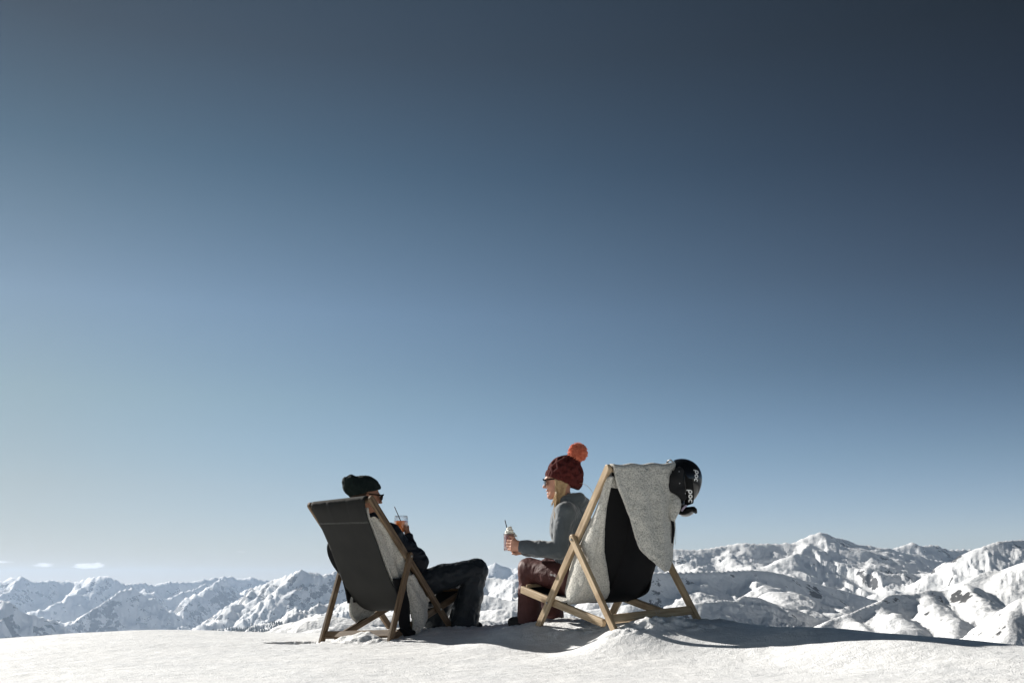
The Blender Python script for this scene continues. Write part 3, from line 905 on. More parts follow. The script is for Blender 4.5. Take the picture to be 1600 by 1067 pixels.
class Field:
    def __init__(s, lo, hi, h):
        s.lo = np.array(lo, float)
        s.h = h
        s.n = (np.ceil((np.array(hi) - s.lo) / h).astype(int) + 1)
        s.D = np.full(tuple(s.n), 1.0, np.float32)

    def box(s, lo, hi):
        a = np.clip(np.floor((lo - s.lo) / s.h).astype(int), 0, s.n)
        b = np.clip(np.ceil((hi - s.lo) / s.h).astype(int) + 1, 0, s.n)
        return a, b

    def grid(s, a, b):
        ax = [s.lo[i] + np.arange(a[i], b[i]) * s.h for i in range(3)]
        return np.meshgrid(*ax, indexing='ij')

    def put(s, fn, lo, hi, k, op):
        m = max(k, .012) + .02
        if op == '+':
            a, b = s.box(np.array(lo) - m, np.array(hi) + m)
        else:
            a, b = np.zeros(3, int), s.n.copy()
        if (b <= a).any(): return s
        X, Y, Z = s.grid(a, b)
        d = fn(X, Y, Z).astype(np.float32)
        sl_ = tuple(slice(a[i], b[i]) for i in range(3))
        D = s.D[sl_]
        if op == '+':
            if k > 0:
                h = np.clip(.5 + .5 * (D - d) / k, 0, 1)
                s.D[sl_] = D * (1 - h) + d * h - k * h * (1 - h)
            else:
                s.D[sl_] = np.minimum(D, d)
        else:
            s.D[sl_] = np.maximum(D, -d)
        return s

    def cap(s, a, b, ra, rb, k=.02, op='+'):
        a, b = np.array(a, float), np.array(b, float)
        ab = b - a
        L = ab @ ab + 1e-12
        def fn(X, Y, Z):
            px, py, pz = X - a[0], Y - a[1], Z - a[2]
            t = np.clip((px * ab[0] + py * ab[1] + pz * ab[2]) / L, 0, 1)
            return np.sqrt((px - t * ab[0]) ** 2 + (py - t * ab[1]) ** 2 + (pz - t * ab[2]) ** 2) - (ra + (rb - ra) * t)
        r = max(ra, rb)
        return s.put(fn, np.minimum(a, b) - r, np.maximum(a, b) + r, k, op)

    def chain(s, pts, k=.02):
        for (a, ra), (b, rb) in zip(pts[:-1], pts[1:]):
            s.cap(a, b, ra, rb, k)
        return s

    def ell(s, c, r, axes=None, k=.02, op='+'):
        c = np.array(c, float)
        A = np.eye(3) if axes is None else np.array([np.array(v, float) / np.linalg.norm(v) for v in axes])
        def fn(X, Y, Z):
            px, py, pz = X - c[0], Y - c[1], Z - c[2]
            q = [(A[i][0] * px + A[i][1] * py + A[i][2] * pz) for i in range(3)]
            k0 = np.sqrt(sum((q[i] / r[i]) ** 2 for i in range(3))) + 1e-9
            k1 = np.sqrt(sum((q[i] / r[i] ** 2) ** 2 for i in range(3))) + 1e-9
            return k0 * (k0 - 1) / k1
        m = max(r)
        return s.put(fn, c - m, c + m, k, op)

    def cut(s, p, n):
        """remove everything on the side n points to"""
        n = np.array(n, float) / np.linalg.norm(n)
        p = np.array(p, float)
        return s.put(lambda X, Y, Z: -((X - p[0]) * n[0] + (Y - p[1]) * n[1] + (Z - p[2]) * n[2]), None, None, 0, '-')

    def mesh(s):
        D = s.D
        S = D < 0
        n = D.shape
        c = np.zeros((n[0] - 1, n[1] - 1, n[2] - 1), np.int8)
        for i in (0, 1):
            for j in (0, 1):
                for k in (0, 1):
                    c += S[i:n[0] - 1 + i, j:n[1] - 1 + j, k:n[2] - 1 + k]
        idx = np.argwhere((c > 0) & (c < 8))
        ids = np.full(c.shape, -1, np.int64)
        ids[tuple(idx.T)] = np.arange(len(idx))
        acc = np.zeros((len(idx), 3))
        cnt = np.zeros(len(idx))
        cor = [(i, j, k) for i in (0, 1) for j in (0, 1) for k in (0, 1)]
        for a in cor:
            for ax in range(3):
                if a[ax]: continue
                b = list(a); b[ax] = 1
                da = D[idx[:, 0] + a[0], idx[:, 1] + a[1], idx[:, 2] + a[2]]
                db = D[idx[:, 0] + b[0], idx[:, 1] + b[1], idx[:, 2] + b[2]]
                m = (da < 0) != (db < 0)
                t = np.where(m, da / np.where(m, da - db, 1), 0)
                p = idx + np.array(a, float)
                p[:, ax] += t
                acc[m] += p[m]
                cnt[m] += 1
        V = acc / cnt[:, None] * s.h + s.lo
        Fs = []
        for ax in range(3):
            sa = [slice(None)] * 3; sb = [slice(None)] * 3
            sa[ax] = slice(0, n[ax] - 1); sb[ax] = slice(1, n[ax])
            E = np.argwhere(S[tuple(sa)] != S[tuple(sb)])
            o = [i for i in range(3) if i != ax]
            ok = (E[:, o[0]] > 0) & (E[:, o[1]] > 0) & (E[:, o[0]] < n[o[0]] - 1) & (E[:, o[1]] < n[o[1]] - 1)
            E = E[ok]
            if not len(E): continue
            def at_(d0, d1):
                q = E.copy(); q[:, o[0]] += d0; q[:, o[1]] += d1
                return ids[tuple(q.T)]
            Q = np.stack([at_(-1, -1), at_(0, -1), at_(0, 0), at_(-1, 0)], 1)
            ins = S[tuple(E.T)]
            flip = ins if ax != 1 else ~ins
            Q[~flip] = Q[~flip][:, ::-1]
            Fs.append(Q)
        return V, np.vstack(Fs)

def vnormals(V, F):
    a, b, c, d = (V[F[:, i]] for i in range(4))
    fn = np.cross(c - a, d - b)
    N_ = np.zeros_like(V)
    for i in range(4):
        np.add.at(N_, F[:, i], fn)
    return N_ / (np.linalg.norm(N_, axis=1, keepdims=True) + 1e-12)

def relax(V, F, it=2, lam=.5):
    for _ in range(it):
        A = np.zeros_like(V)
        C_ = np.zeros(len(V))
        for i in range(4):
            np.add.at(A, F[:, i], V[F[:, (i + 1) % 4]] + V[F[:, (i - 1) % 4]])
            np.add.at(C_, F[:, i], 2)
        V = V + lam * (A / C_[:, None] - V)
    return V

def wrinkle(V, F, amp, sc, seed=0, rid=True):
    Nn = vnormals(V, F)
    d = np.empty(len(V))
    for i, v in enumerate(V):
        q = Vector((v[0] * sc[0] + seed, v[1] * sc[1], v[2] * sc[2]))
        q = q + Vector(mnoise.noise_vector(q * .6)) * .8
        x = mnoise.noise(q) + .45 * mnoise.noise(q * 2.1)
        d[i] = (.35 - abs(x)) if rid else x
    return V + Nn * (amp * d)[:, None]

def fobj(name, f, material, parent=None, rel=2, wr=None, smooth=True):
    V, F = f.mesh()
    V = relax(V, F, rel)
    if wr:
        for a in wr: V = wrinkle(V, F, *a)
    return obj(name, V, F, material, parent, None, smooth)

def vv(*a): return np.array(a, float)
def unit(v): v = np.array(v, float); return v / np.linalg.norm(v)

def head(f, C, fwd, up=(0, 0, 1), k=1.0, female=False, smile=False):
    fwd = unit(fwd); left = unit(np.cross(up, fwd)); up = np.cross(fwd, left)
    ax = (fwd, left, up)
    def P(a, b, c): return C + fwd * a * k + left * b * k + up * c * k
    f.ell(P(-.012, 0, .028), (.098 * k, .076 * k, .092 * k), ax, .0)
    f.ell(P(.030, 0, -.030), (.062 * k, .058 * k, .080 * k), ax, .03)
    f.cap(P(.030, .036, -.072), P(.068, .012, -.098), .020 * k, .017 * k, .025)
    f.cap(P(.030, -.036, -.072), P(.068, -.012, -.098), .020 * k, .017 * k, .025)
    f.ell(P(.078, 0, -.100), (.018 * k, .020 * k, .016 * k), ax, .014)                 # chin
    f.cap(P(.080, .030, .022), P(.088, 0, .020), .010 * k, .011 * k, .014)             # brow
    f.cap(P(.080, -.030, .022), P(.088, 0, .020), .010 * k, .011 * k, .014)
    f.ell(P(.094, .032, .000), (.014 * k, .017 * k, .011 * k), ax, 0, '-')             # eye sockets
    f.ell(P(.094, -.032, .000), (.014 * k, .017 * k, .011 * k), ax, 0, '-')
    f.ell(P(.078, .031, .000), (.012 * k, .012 * k, .011 * k), ax, .003)
    f.ell(P(.078, -.031, .000), (.012 * k, .012 * k, .011 * k), ax, .003)
    f.cap(P(.090, 0, .008), P(.112, 0, -.030), .007 * k, .0105 * k, .008)               # nose
    f.ell(P(.100, .010, -.034), (.010 * k, .008 * k, .007 * k), ax, .006)
    f.ell(P(.100, -.010, -.034), (.010 * k, .008 * k, .007 * k), ax, .006)
    f.ell(P(.066, .036, -.032), (.022 * k, .020 * k, .020 * k), ax, .016)               # cheeks
    f.ell(P(.066, -.036, -.032), (.022 * k, .020 * k, .020 * k), ax, .016)
    f.ell(P(.091, 0, -.058), (.011 * k, .023 * k, .0055 * k), ax, .005)                 # lips
    f.ell(P(.088, 0, -.071 - (.006 if smile else 0)), (.011 * k, .020 * k, .0065 * k), ax, .005)
    if smile: f.ell(P(.100, 0, -.066), (.014 * k, .019 * k, .0045 * k), ax, 0, '-')
    for sg in (1, -1):
        f.ell(P(-.008, .077 * sg, -.006), (.019 * k, .008 * k, .031 * k), ax, .004)
        f.ell(P(-.004, .086 * sg, -.004), (.010 * k, .005 * k, .018 * k), ax, 0, '-')
    return P

def hand(f, W, d, n, u, palm=.088, curl=(52, 58, 42), spread=.0, scale=1.0, thumb=1.0):
    """W wrist, d towards the knuckles, n out of the palm, u towards the thumb side"""
    W = np.array(W, float); d = unit(d); n = unit(n - np.dot(n, d) * d); u = unit(u - np.dot(u, d) * d - np.dot(u, n) * n)
    s = scale
    offs = (.031, .0105, -.010, -.029)
    Ls = ((.042, .026, .021), (.046, .029, .022), (.043, .027, .021), (.034, .021, .018))
    for i, o in enumerate(offs):
        f.cap(W + u * o * .55 * s, W + d * palm * s + u * o * s, .0150 * s, .0118 * s, .010)
    f.cap(W - d * .015, W + d * .02, .024 * s, .024 * s, .012)
    f.cap(W + u * .022 * s + n * .008 * s, W + d * .045 * s + u * .030 * s + n * .014 * s, .014 * s, .015 * s, .012)
    for i, o in enumerate(offs):
        p = W + d * palm * s + u * o * s
        a = 0
        r = (.0102, .0106, .0100, .0088)[i] * s
        for j in range(3):
            a += rad(curl[j] + (2 * i if j == 0 else 0))
            dirv = d * math.cos(a) + n * math.sin(a) + u * spread * (1.5 - i) * .1
            q = p + unit(dirv) * Ls[i][j] * s
            f.cap(p, q, r, r * .93, .002)
            p = q
            r *= .92
    # the thumb leaves the side of the palm near its base
    t0 = W + d * .030 * s + u * .030 * s + n * .010 * s
    t1 = t0 + unit(d * .55 + u * .75 + n * .35) * .034 * s
    t2 = t1 + unit(d * .70 + n * .65 * thumb + u * .15) * .030 * s
    t3 = t2 + unit(d * .50 + n * .85 * thumb - u * .10) * .024 * s
    f.chain([(t0, .0135 * s), (t1, .0115 * s), (t2, .0105 * s), (t3, .0090 * s)], .004)

def tube(pts, r, nseg=10, close=True, r1=None):
    pts = [np.array(p, float) for p in pts]
    V, F = [], []
    n = len(pts)
    ref = vv(.3, .2, 1)
    for i, p in enumerate(pts):
        t = unit(pts[min(i + 1, n - 1)] - pts[max(i - 1, 0)])
        a = unit(np.cross(t, ref)); b = np.cross(t, a)
        rr_ = r if r1 is None else r + (r1 - r) * i / (n - 1)
        for j in range(nseg):
            q = 2 * math.pi * j / nseg
            V.append(p + (a * math.cos(q) + b * math.sin(q)) * rr_)
    for i in range(n - 1):
        for j in range(nseg):
            k = (j + 1) % nseg
            F.append((i * nseg + j, i * nseg + k, (i + 1) * nseg + k, (i + 1) * nseg + j))
    if close:
        F.append(tuple(range(nseg))[::-1])
        F.append(tuple(range((n - 1) * nseg, n * nseg)))
    return V, F

def lathe(prof, nseg=40):
    V, F = [], []
    for r, z in prof:
        for j in range(nseg):
            q = 2 * math.pi * j / nseg
            V.append((r * math.cos(q), r * math.sin(q), z))
    for i in range(len(prof) - 1):
        for j in range(nseg):
            k = (j + 1) % nseg
            F.append((i * nseg + j, i * nseg + k, (i + 1) * nseg + k, (i + 1) * nseg + j))
    F.append(tuple(range(nseg))[::-1])
    F.append(tuple(range((len(prof) - 1) * nseg, len(prof) * nseg)))
    return V, F

def merge(parts):
    V, F = [], []
    for v, f in parts:
        b = len(V)
        V += list(v)
        F += [tuple(i + b for i in q) for q in f]
    return V, F

def boxm(c, ax, hs):
    ax = [unit(a) for a in ax]
    V = []
    for i in (-1, 1):
        for j in (-1, 1):
            for k in (-1, 1):
                V.append(np.array(c) + ax[0] * hs[0] * i + ax[1] * hs[1] * j + ax[2] * hs[2] * k)
    return V, [(0, 1, 3, 2), (4, 6, 7, 5), (0, 4, 5, 1), (2, 3, 7, 6), (0, 2, 6, 4), (1, 5, 7, 3)]

def lw(M, u, s, z):
    return np.array(LW(M, u, s, z))

# ---------------------------------------------------------------- the man
def build_man():
    C = vv(-1.050, 7.78, .898)
    fw = unit((.93, .36, -.06))
    neck = lw(ML, -.525, 0, .775)
    chest = lw(ML, -.50, 0, .60)
    pel = vv(-.835, 8.01, .275)
    shR, shL = lw(ML, -.525, .175, .70), lw(ML, -.525, -.165, .70)
    elR, wrR = vv(-.690, 7.87, .440), vv(-.757, 7.925, .612)
    elL, wrL = lw(ML, -.33, -.235, .45), lw(ML, -.14, -.10, .42)
    hipR, knR, anR = vv(-.735, 7.97, .265), vv(-.262, 8.12, .385), vv(-.355, 8.15, .03)
    hipL, knL, anL = vv(-.87, 8.10, .265), vv(-.44, 8.42, .335), vv(-.60, 8.43, .03)
    f = Field((-1.35, 7.35, -.10), (-.10, 8.75, 1.08), .0052)
    P = head(f, C, fw)
    f.cap(neck, C + fw * -.012 - vv(0, 0, .05), .055, .052, .03)
    f.chain([(neck - vv(0, 0, .03), .07), (chest, .11), ((chest + pel) / 2, .105), (pel, .11)], .05)
    f.chain([(shR, .05), (elR, .04), (wrR, .027)], .02)
    f.chain([(shL, .05), (elL, .04), (wrL, .027)], .02)
    f.cap(shR, shL, .055, .055, .04)
    f.chain([(hipR, .07), (knR, .052), (anR, .038)], .03)
    f.chain([(hipL, .07), (knL, .052), (anL, .038)], .03)
    f.cap(anR, anR + vv(.05, .03, -.04), .03, .022, .02)
    f.cap(anL, anL + vv(.05, .05, -.04), .03, .022, .02)
    hand(f, wrR + vv(-.002, .002, .012), (-.10, .52, .62), (-1, -.10, .05), (-.1, -.8, .6), .072, (40, 48, 38), 0, .98)
    hand(f, wrL, (.6, .1, -.15), (0, 0, -1), (.2, 1, 0), .08, (18, 22, 18), .3, .95)
    body = fobj('person', f, MAT['skin_m'], None, 1)
    tag(body, 'person in green beanie, sunglasses and dark ski clothes reclining with a spritz', 'person')
    # jacket
    f = Field((-1.45, 7.3, .05), (-.40, 8.5, .90), .0075)
    f.chain([(neck - vv(0, 0, .045), .085), (chest + vv(.01, .01, 0), .135), ((chest + pel) / 2 + vv(.01, 0, .01), .135), (pel, .145)], .06)
    f.cap(shR, shL, .085, .085, .06)
    f.chain([(shR, .08), (elR, .080), (wrR - vv(0, 0, .015), .042)], .03)
    f.cap(wrR - unit(wrR - elR) * .03, wrR - unit(wrR - elR) * .002, .041, .038, .004)
    f.chain([(shL, .08), (elL, .072), (wrL, .042)], .03)
    f.cap(neck - vv(0, 0, .02), neck + vv(.005, .01, .045), .073, .066, .02)     # collar
    fobj('jacket', f, MAT['jacket_navy'], body, 2, [(.016, (6, 6, 14), 3), (.006, (22, 22, 30), 9)])
    # trousers
    f = Field((-1.10, 7.72, -.12), (-.10, 8.72, .52), .0075)
    f.cap(hipR + vv(-.02, 0, 0), hipL, .125, .125, .05)
    f.chain([(hipR, .105), ((hipR + knR) / 2 + vv(0, 0, .012), .087), (knR, .077)], .02)
    f.chain([(knR, .078), ((knR + anR) / 2, .088), (anR + vv(-.008, 0, -.03), .112)], .02)
    f.chain([(hipL, .105), (knL, .078)], .03)
    f.chain([(knL, .078), ((knL + anL) / 2, .085), (anL + vv(0, 0, -.03), .10)], .02)
    f.cut((0, 0, -.055), (0, 0, -1))
    fobj('trousers', f, MAT['trousers_black'], body, 2, [(.014, (7, 7, 10), 31), (.009, (24, 24, 16), 77)])
    # boots
    for a in (anR, anL):
        f = Field(a - vv(.15, .15, .16), a + vv(.25, .25, .10), .006)
        f.cap(a + vv(-.02, 0, .01), a + vv(-.02, 0, -.04), .045, .045, .02)
        f.cap(a + vv(-.03, 0, -.045), a + vv(.10, .05, -.055), .045, .040, .02)
        f.cut((0, 0, -.10), (0, 0, -1))
        fobj('boot', f, MAT['boot'], body, 1)
    # beanie
    lf = unit(np.cross((0, 0, 1), fw)); up = np.cross(fw, lf)
    def Q(a, b, c): return C + fw * a + lf * b + up * c
    f = Field((-1.34, 7.55, .78), (-.88, 8.0, 1.12), .004)
    f.ell(Q(-.010, 0, .050), (.110, .090, .098), (fw, lf, up), 0)
    f.cap(Q(-.05, 0, .050), Q(-.118, 0, .072), .088, .062, .04)
    f.cap(Q(-.10, 0, .06), Q(-.135, 0, .105), .055, .040, .03)
    f.ell(Q(-.16, -.03, .145), (.022, .06, .03), (unit(fw + up), lf, unit(up - fw)), 0, '-')
    f.cut(Q(.06, 0, .052), (.30 * fw[0] * 1, .30 * fw[1], -1))
    f.cut(Q(-.03, 0, -.015), (0, 0, -1))
    f.ell(Q(-.012, 0, .018), (.100, .081, .088), (fw, lf, up), 0, '-')
    hat = fobj('beanie', f, MAT['beanie_green'], body, 2, [(.008, (14, 14, 9), 5), (.004, (60, 60, 22), 8, False)])
    # sunglasses
    parts = []
    for sg in (1, -1):
        parts.append(boxm(Q(.045, .080 * sg, .014), (fw, lf, up), (.062, .0022, .0042)))
    parts.append(boxm(Q(.108, 0, .020), (fw, lf, up), (.003, .074, .0038)))
    g = obj('sunglasses', *merge(parts), MAT['black_plastic'], body, None, False)
    V, F = [], []
    for sg in (1, -1):
        n = 18; b = len(V)
        for dd in (0, -.003):
            for i in range(n):
                a = 2 * math.pi * i / n
                V.append(Q(.110 + dd - .010 * abs(math.cos(a) * .4 + 1) * .5, .038 * sg + .031 * math.cos(a), .000 + .022 * math.sin(a)))
        F.append(tuple(range(b, b + n))); F.append(tuple(range(b + n, b + 2 * n))[::-1])
        for i in range(n):
            j = (i + 1) % n
            F.append((b + i, b + j, b + n + j, b + n + i))
    obj('lens', V, F, MAT['lens'], g, None, False)
    # short hair at the nape and temples
    f = Field((-1.25, 7.6, .76), (-.9, 8.0, .98), .005)
    f.ell(Q(-.030, 0, .00), (.088, .081, .080), (fw, lf, up), 0)
    f.cut(Q(.035, 0, 0), fw)
    f.cut(Q(0, 0, -.060), -up)
    f.cut(Q(0, 0, .05), up)
    fobj('hair', f, MAT['hair_brown'], body, 1, [(.004, (60, 60, 60), 2, False)])
    return body
man = build_man()

# ---------------------------------------------------------------- the woman
def build_woman():
    C = vv(.312, 7.08, .948)
    fw = unit((-.985, .10, -.10))
    neck = vv(.362, 7.12, .800)
    chest = vv(.392, 7.12, .66)
    pel = vv(.420, 7.14, .315)
    shL, shR = vv(.345, 6.965, .735), vv(.375, 7.285, .745)
    elL, wrL = vv(.303, 6.945, .495), vv(.052, 6.985, .520)
    elR, wrR = vv(.325, 7.30, .495), vv(.070, 7.135, .505)
    hipL, knL, anL = vv(.39, 7.04, .31), vv(.110, 7.265, .385), vv(.118, 7.32, .08)
    hipR, knR, anR = vv(.47, 7.22, .31), vv(.245, 7.49, .385), vv(.265, 7.49, .08)
    f = Field((-.12, 6.80, -.06), (.66, 7.75, 1.10), .0052)
    P = head(f, C, fw, (0, 0, 1), .95, True, True)
    f.cap(neck - vv(0, 0, .02), C - fw * .018 - vv(0, 0, .05), .048, .045, .03)
    f.chain([(neck - vv(0, 0, .04), .06), (chest, .095), ((chest + pel) / 2, .09), (pel, .11)], .05)
    f.cap(shL, shR, .045, .045, .03)
    f.chain([(shL, .042), (elL, .034), (wrL, .023)], .02)
    f.chain([(shR, .042), (elR, .034), (wrR, .023)], .02)
    f.chain([(hipL, .065), (knL, .048), (anL, .034)], .03)
    f.chain([(hipR, .065), (knR, .048), (anR, .034)], .03)
    f.cap(anL, anL + vv(-.05, .05, -.05), .028, .02, .02)
    f.cap(anR, anR + vv(-.05, .05, -.05), .028, .02, .02)
    hand(f, wrL + vv(-.004, -.006, .002), (-1, -.02, .10), (-.10, 1, .05), (0, -.05, 1), .052, (42, 52, 40), 0, .92)
    hand(f, wrR, (-1, -.05, .0), (-.1, -1, .05), (0, 0, 1), .050, (42, 50, 40), 0, .92)
    body = fobj('person', f, MAT['skin_f'], None, 1)
    tag(body, 'smiling person in maroon bobble hat, grey jersey and brick red trousers sitting upright', 'person')
    # jersey with a hood lying on the shoulders
    f = Field((-.02, 6.80, .18), (.72, 7.50, .95), .0065)
    f.chain([(neck - vv(0, 0, .03), .070), (chest, .118), ((chest + pel) / 2 + vv(0, 0, .02), .112), (pel + vv(0, 0, .04), .135)], .06)
    f.ell(chest + vv(-.02, 0, .0), (.115, .165, .15), None, .05)
    f.cap(shL, shR, .065, .065, .05)
    mL = (shL + elL) / 2
    f.chain([(shL, .062), (mL, .054), (elL, .050)], .02)
    f.chain([(elL, .052), ((elL + wrL) / 2, .050), (wrL + vv(.012, 0, 0), .040)], .012)
    f.chain([(shR, .062), (elR, .050), (wrR + vv(.015, 0, 0), .038)], .02)
    f.ell(vv(.420, 7.12, .822), (.100, .105, .050), (unit((1, 0, -.35)), (0, 1, 0), unit((.35, 0, 1))), .02)
    f.cap(vv(.345, 7.02, .812), vv(.345, 7.22, .812), .030, .030, .025)
    f.cap(vv(.345, 7.02, .812), vv(.44, 7.03, .830), .030, .035, .02)
    f.ell(vv(.385, 7.12, .870), (.070, .070, .030), (unit((1, 0, -.3)), (0, 1, 0), unit((.3, 0, 1))), 0, '-')
    fobj('jersey', f, MAT['jersey_grey'], body, 2, [(.012, (5, 9, 9), 3), (.006, (20, 20, 12), 13)])
    # trousers
    f = Field((-.10, 6.82, .00), (.70, 7.72, .52), .0065)
    f.cap(pel, pel + vv(0, 0, .02), .150, .145, .04)
    f.chain([(hipL, .100), ((hipL + knL) / 2, .082), (knL, .068)], .02)
    f.chain([(knL, .067), ((knL + anL) / 2, .070), (anL, .084)], .02)
    f.chain([(hipR, .098), (knR, .068)], .03)
    f.chain([(knR, .067), ((knR + anR) / 2, .070), (anR, .084)], .02)
    f.cut((0, 0, .035), (0, 0, -1))
    tr = fobj('trousers', f, MAT['trousers_red'], body, 2, [(.010, (8, 6, 9), 21), (.004, (26, 20, 20), 55)])
    # boots
    for a in (anL, anR):
        f = Field(a - vv(.25, .15, .12), a + vv(.15, .25, .12), .006)
        f.cap(a + vv(0, 0, .02), a + vv(0, 0, -.03), .05, .05, .02)
        f.cap(a + vv(.01, -.01, -.035), a + vv(-.11, .09, -.045), .045, .038, .02)
        f.cut((0, 0, 0), (0, 0, -1))
        fobj('boot', f, MAT['boot'], body, 1)
    # printed mark on the thigh: short pale lettering, unreadable at this size
    V, F = [], []
    a0 = vv(.252, 7.085, .338); dx = unit((1, -.25, -.22)); dz = unit((.1, .12, 1)); nn = unit(np.cross(dx, dz))
    def fm(x, y): return a0 + dx * x + dz * y + nn * .004
    xs = 0
    for st in (((0, 0), (0, .012), (.004, .006), (.008, .012), (.008, 0)), ((0.003, 0), (.003, .012)), ((0, 0), (.003, .012), (.007, 0)), ((0, .012), (0, 0), (.006, 0))):
        flat_strip(V, F, [(p[0] + xs, p[1]) for p in st], .0026, lambda x, y: Vector(fm(x, y)))
        xs += .0105
    MARKV = (V, F)
    # bobble hat
    lf = unit(np.cross((0, 0, 1), fw)); up = np.cross(fw, lf)
    hc = vv(.342, 7.08, 1.008)
    cutn = unit((-.20 * -1, 0, -1))
    f = Field((.17, 6.93, .86), (.52, 7.24, 1.17), .0036)
    tilt = (unit((1, 0, -.28)), vv(0, 1, 0), unit((.28, 0, 1)))
    f.ell(hc + vv(.004, 0, -.018), (.115, .106, .108), (unit((1, 0, -.12)), vv(0, 1, 0), unit((.12, 0, 1))), 0)
    f.cap(hc + vv(.02, 0, .03), hc + vv(.058, 0, .072), .080, .045, .04)
    f.cap(hc + vv(.05, 0, -.02), hc + vv(.058, 0, -.07), .066, .058, .03)
    f.cut(vv(.206, 7.08, .990), (-.42, 0, -1))
    f.ell(C + vv(0.0, 0, .02), (.098, .080, .090), None, 0, '-')
    V, F = f.mesh()
    V = relax(V, F, 2)
    Nn = vnormals(V, F)
    q = V - hc
    an = np.arctan2(q[:, 1], q[:, 0] * .96 - q[:, 2] * .28)
    hh = q[:, 2] * .96 + q[:, 0] * .28
    # cable pattern: crossing diamonds of raised yarn
    a_ = np.sin(an * 9 + hh * 85)
    b_ = np.sin(an * 9 - hh * 85)
    cb = np.maximum(np.abs(a_) ** .6 * np.sign(a_), np.abs(b_) ** .6 * np.sign(b_))
    fine = np.sin(hh * 560 + np.abs(a_) * 2) * .25
    V = V + Nn * (.0062 * cb + .0014 * fine)[:, None]
    hat = obj('bobble_hat', V, F, MAT['beanie_red'], body)
    # turned-up ribbed brim
    n_, m_ = 120, 9
    Vb, Fb = [], []
    pn = unit((.42, 0, 1)); pc = hc + vv(.0, 0, 0) - pn * np.dot(hc - vv(.206, 7.08, .990), pn)
    e1 = unit(np.cross(vv(0, 1, 0), pn)); e2 = vv(0, 1, 0)
    for i in range(n_):
        a = 2 * math.pi * i / n_
        rib = .0024 * (1 if (i % 4) < 2 else -1)
        for j in range(m_):
            b = 2 * math.pi * j / m_
            rr_ = .0085 + rib * .5
            cx = math.cos(a) * (.1085 + math.cos(b) * rr_)
            cy = math.sin(a) * (.1010 + math.cos(b) * rr_)
            Vb.append(pc + e1 * cx * 1.0 + e2 * cy + pn * (.017 + .024 * math.sin(b)) + vv(.008, 0, 0))
    for i in range(n_):
        for j in range(m_):
            k, l = (i + 1) % n_, (j + 1) % m_
            Fb.append((i * m_ + j, k * m_ + j, k * m_ + l, i * m_ + l))
    obj('brim', Vb, Fb, MAT['beanie_red'], hat, None, False)
    # pompom: yarn ends standing out of a ball
    pc = vv(.434, 7.06, 1.130)
    rnd = random.Random(8)
    Vp, Fp = [], []
    for i in range(2600):
        z = rnd.uniform(-1, 1); a = rnd.uniform(0, 2 * math.pi); r = math.sqrt(1 - z * z)
        d = vv(r * math.cos(a), r * math.sin(a), z)
        d2 = unit(d + vv(rnd.gauss(0, .18), rnd.gauss(0, .18), rnd.gauss(0, .18)))
        p0 = pc + d * .030
        p1 = pc + d2 * (.056 + .010 * mnoise.noise(Vector(d * 3.2)) + .004 * mnoise.noise(Vector(d * 9)) + rnd.uniform(-.002, .011)) * (1.0 if d[2] > -.5 else .92)
        t = unit(np.cross(d2, (.3, .5, .8))); t2 = np.cross(d2, t)
        b = len(Vp); wv = rnd.uniform(.0022, .0034)
        mid = p0 * .35 + p1 * .65
        for ang in (0, 2.09, 4.19):
            Vp.append(p0 + (t * math.cos(ang) + t2 * math.sin(ang)) * wv)
        for ang in (0, 2.09, 4.19):
            Vp.append(mid + (t * math.cos(ang) + t2 * math.sin(ang)) * wv * 1.25)
        for ang in (0, 2.09, 4.19):
            Vp.append(p1 + (t * math.cos(ang) + t2 * math.sin(ang)) * wv * .8)
        for k in range(3):
            l = (k + 1) % 3
            Fp += [(b + k, b + l, b + 3 + l, b + 3 + k), (b + 3 + k, b + 3 + l, b + 6 + l, b + 6 + k)]
        Fp.append((b + 6, b + 7, b + 8))
    obj('pompom', Vp, Fp, MAT['pompom'], hat, None, True)
    # sunglasses
    def Q(a, b, c): return C + fw * a + lf * b + up * c
    parts = [boxm(Q(.045, .074 * sg, .010), (fw, lf, up), (.058, .002, .004)) for sg in (1, -1)]
    parts.append(boxm(Q(.101, 0, .016), (fw, lf, up), (.0028, .068, .004)))
    g = obj('sunglasses', *merge(parts), MAT['black_plastic'], body, None, False)
    V, F = [], []
    for sg in (1, -1):
        n = 18; b = len(V)
        for dd in (0, -.003):
            for i in range(n):
                a = 2 * math.pi * i / n
                V.append(Q(.103 + dd - .016 * max(0, math.cos(a)), .036 * sg + sg * .030 * math.cos(a), -.004 + .022 * math.sin(a)))
        F.append(tuple(range(b, b + n))); F.append(tuple(range(b + n, b + 2 * n))[::-1])
        for i in range(n):
            j = (i + 1) % n
            F.append((b + i, b + j, b + n + j, b + n + i))
    obj('lens', V, F, MAT['lens'], g, None, False)
    # long blond hair: locks from under the hat past the cheek on to the chest, loose wisps
    rnd = random.Random(4)
    parts = []
    def lock(p0, p1, p2, p3, r0, r1, jit):
        pts = []
        j = [vv(rnd.gauss(0, jit), rnd.gauss(0, jit), rnd.gauss(0, jit * .5)) for _ in range(4)]
        P4 = [p0 + j[0] * .6, p1 + j[1], p2 + j[2], p3 + j[3] * 1.6]
        for i in range(13):
            t = i / 12
            pts.append(P4[0] * (1 - t) ** 3 + 3 * P4[1] * t * (1 - t) ** 2 + 3 * P4[2] * t * t * (1 - t) + P4[3] * t ** 3)
        parts.append(tube(pts, r0, 5, True, r1))
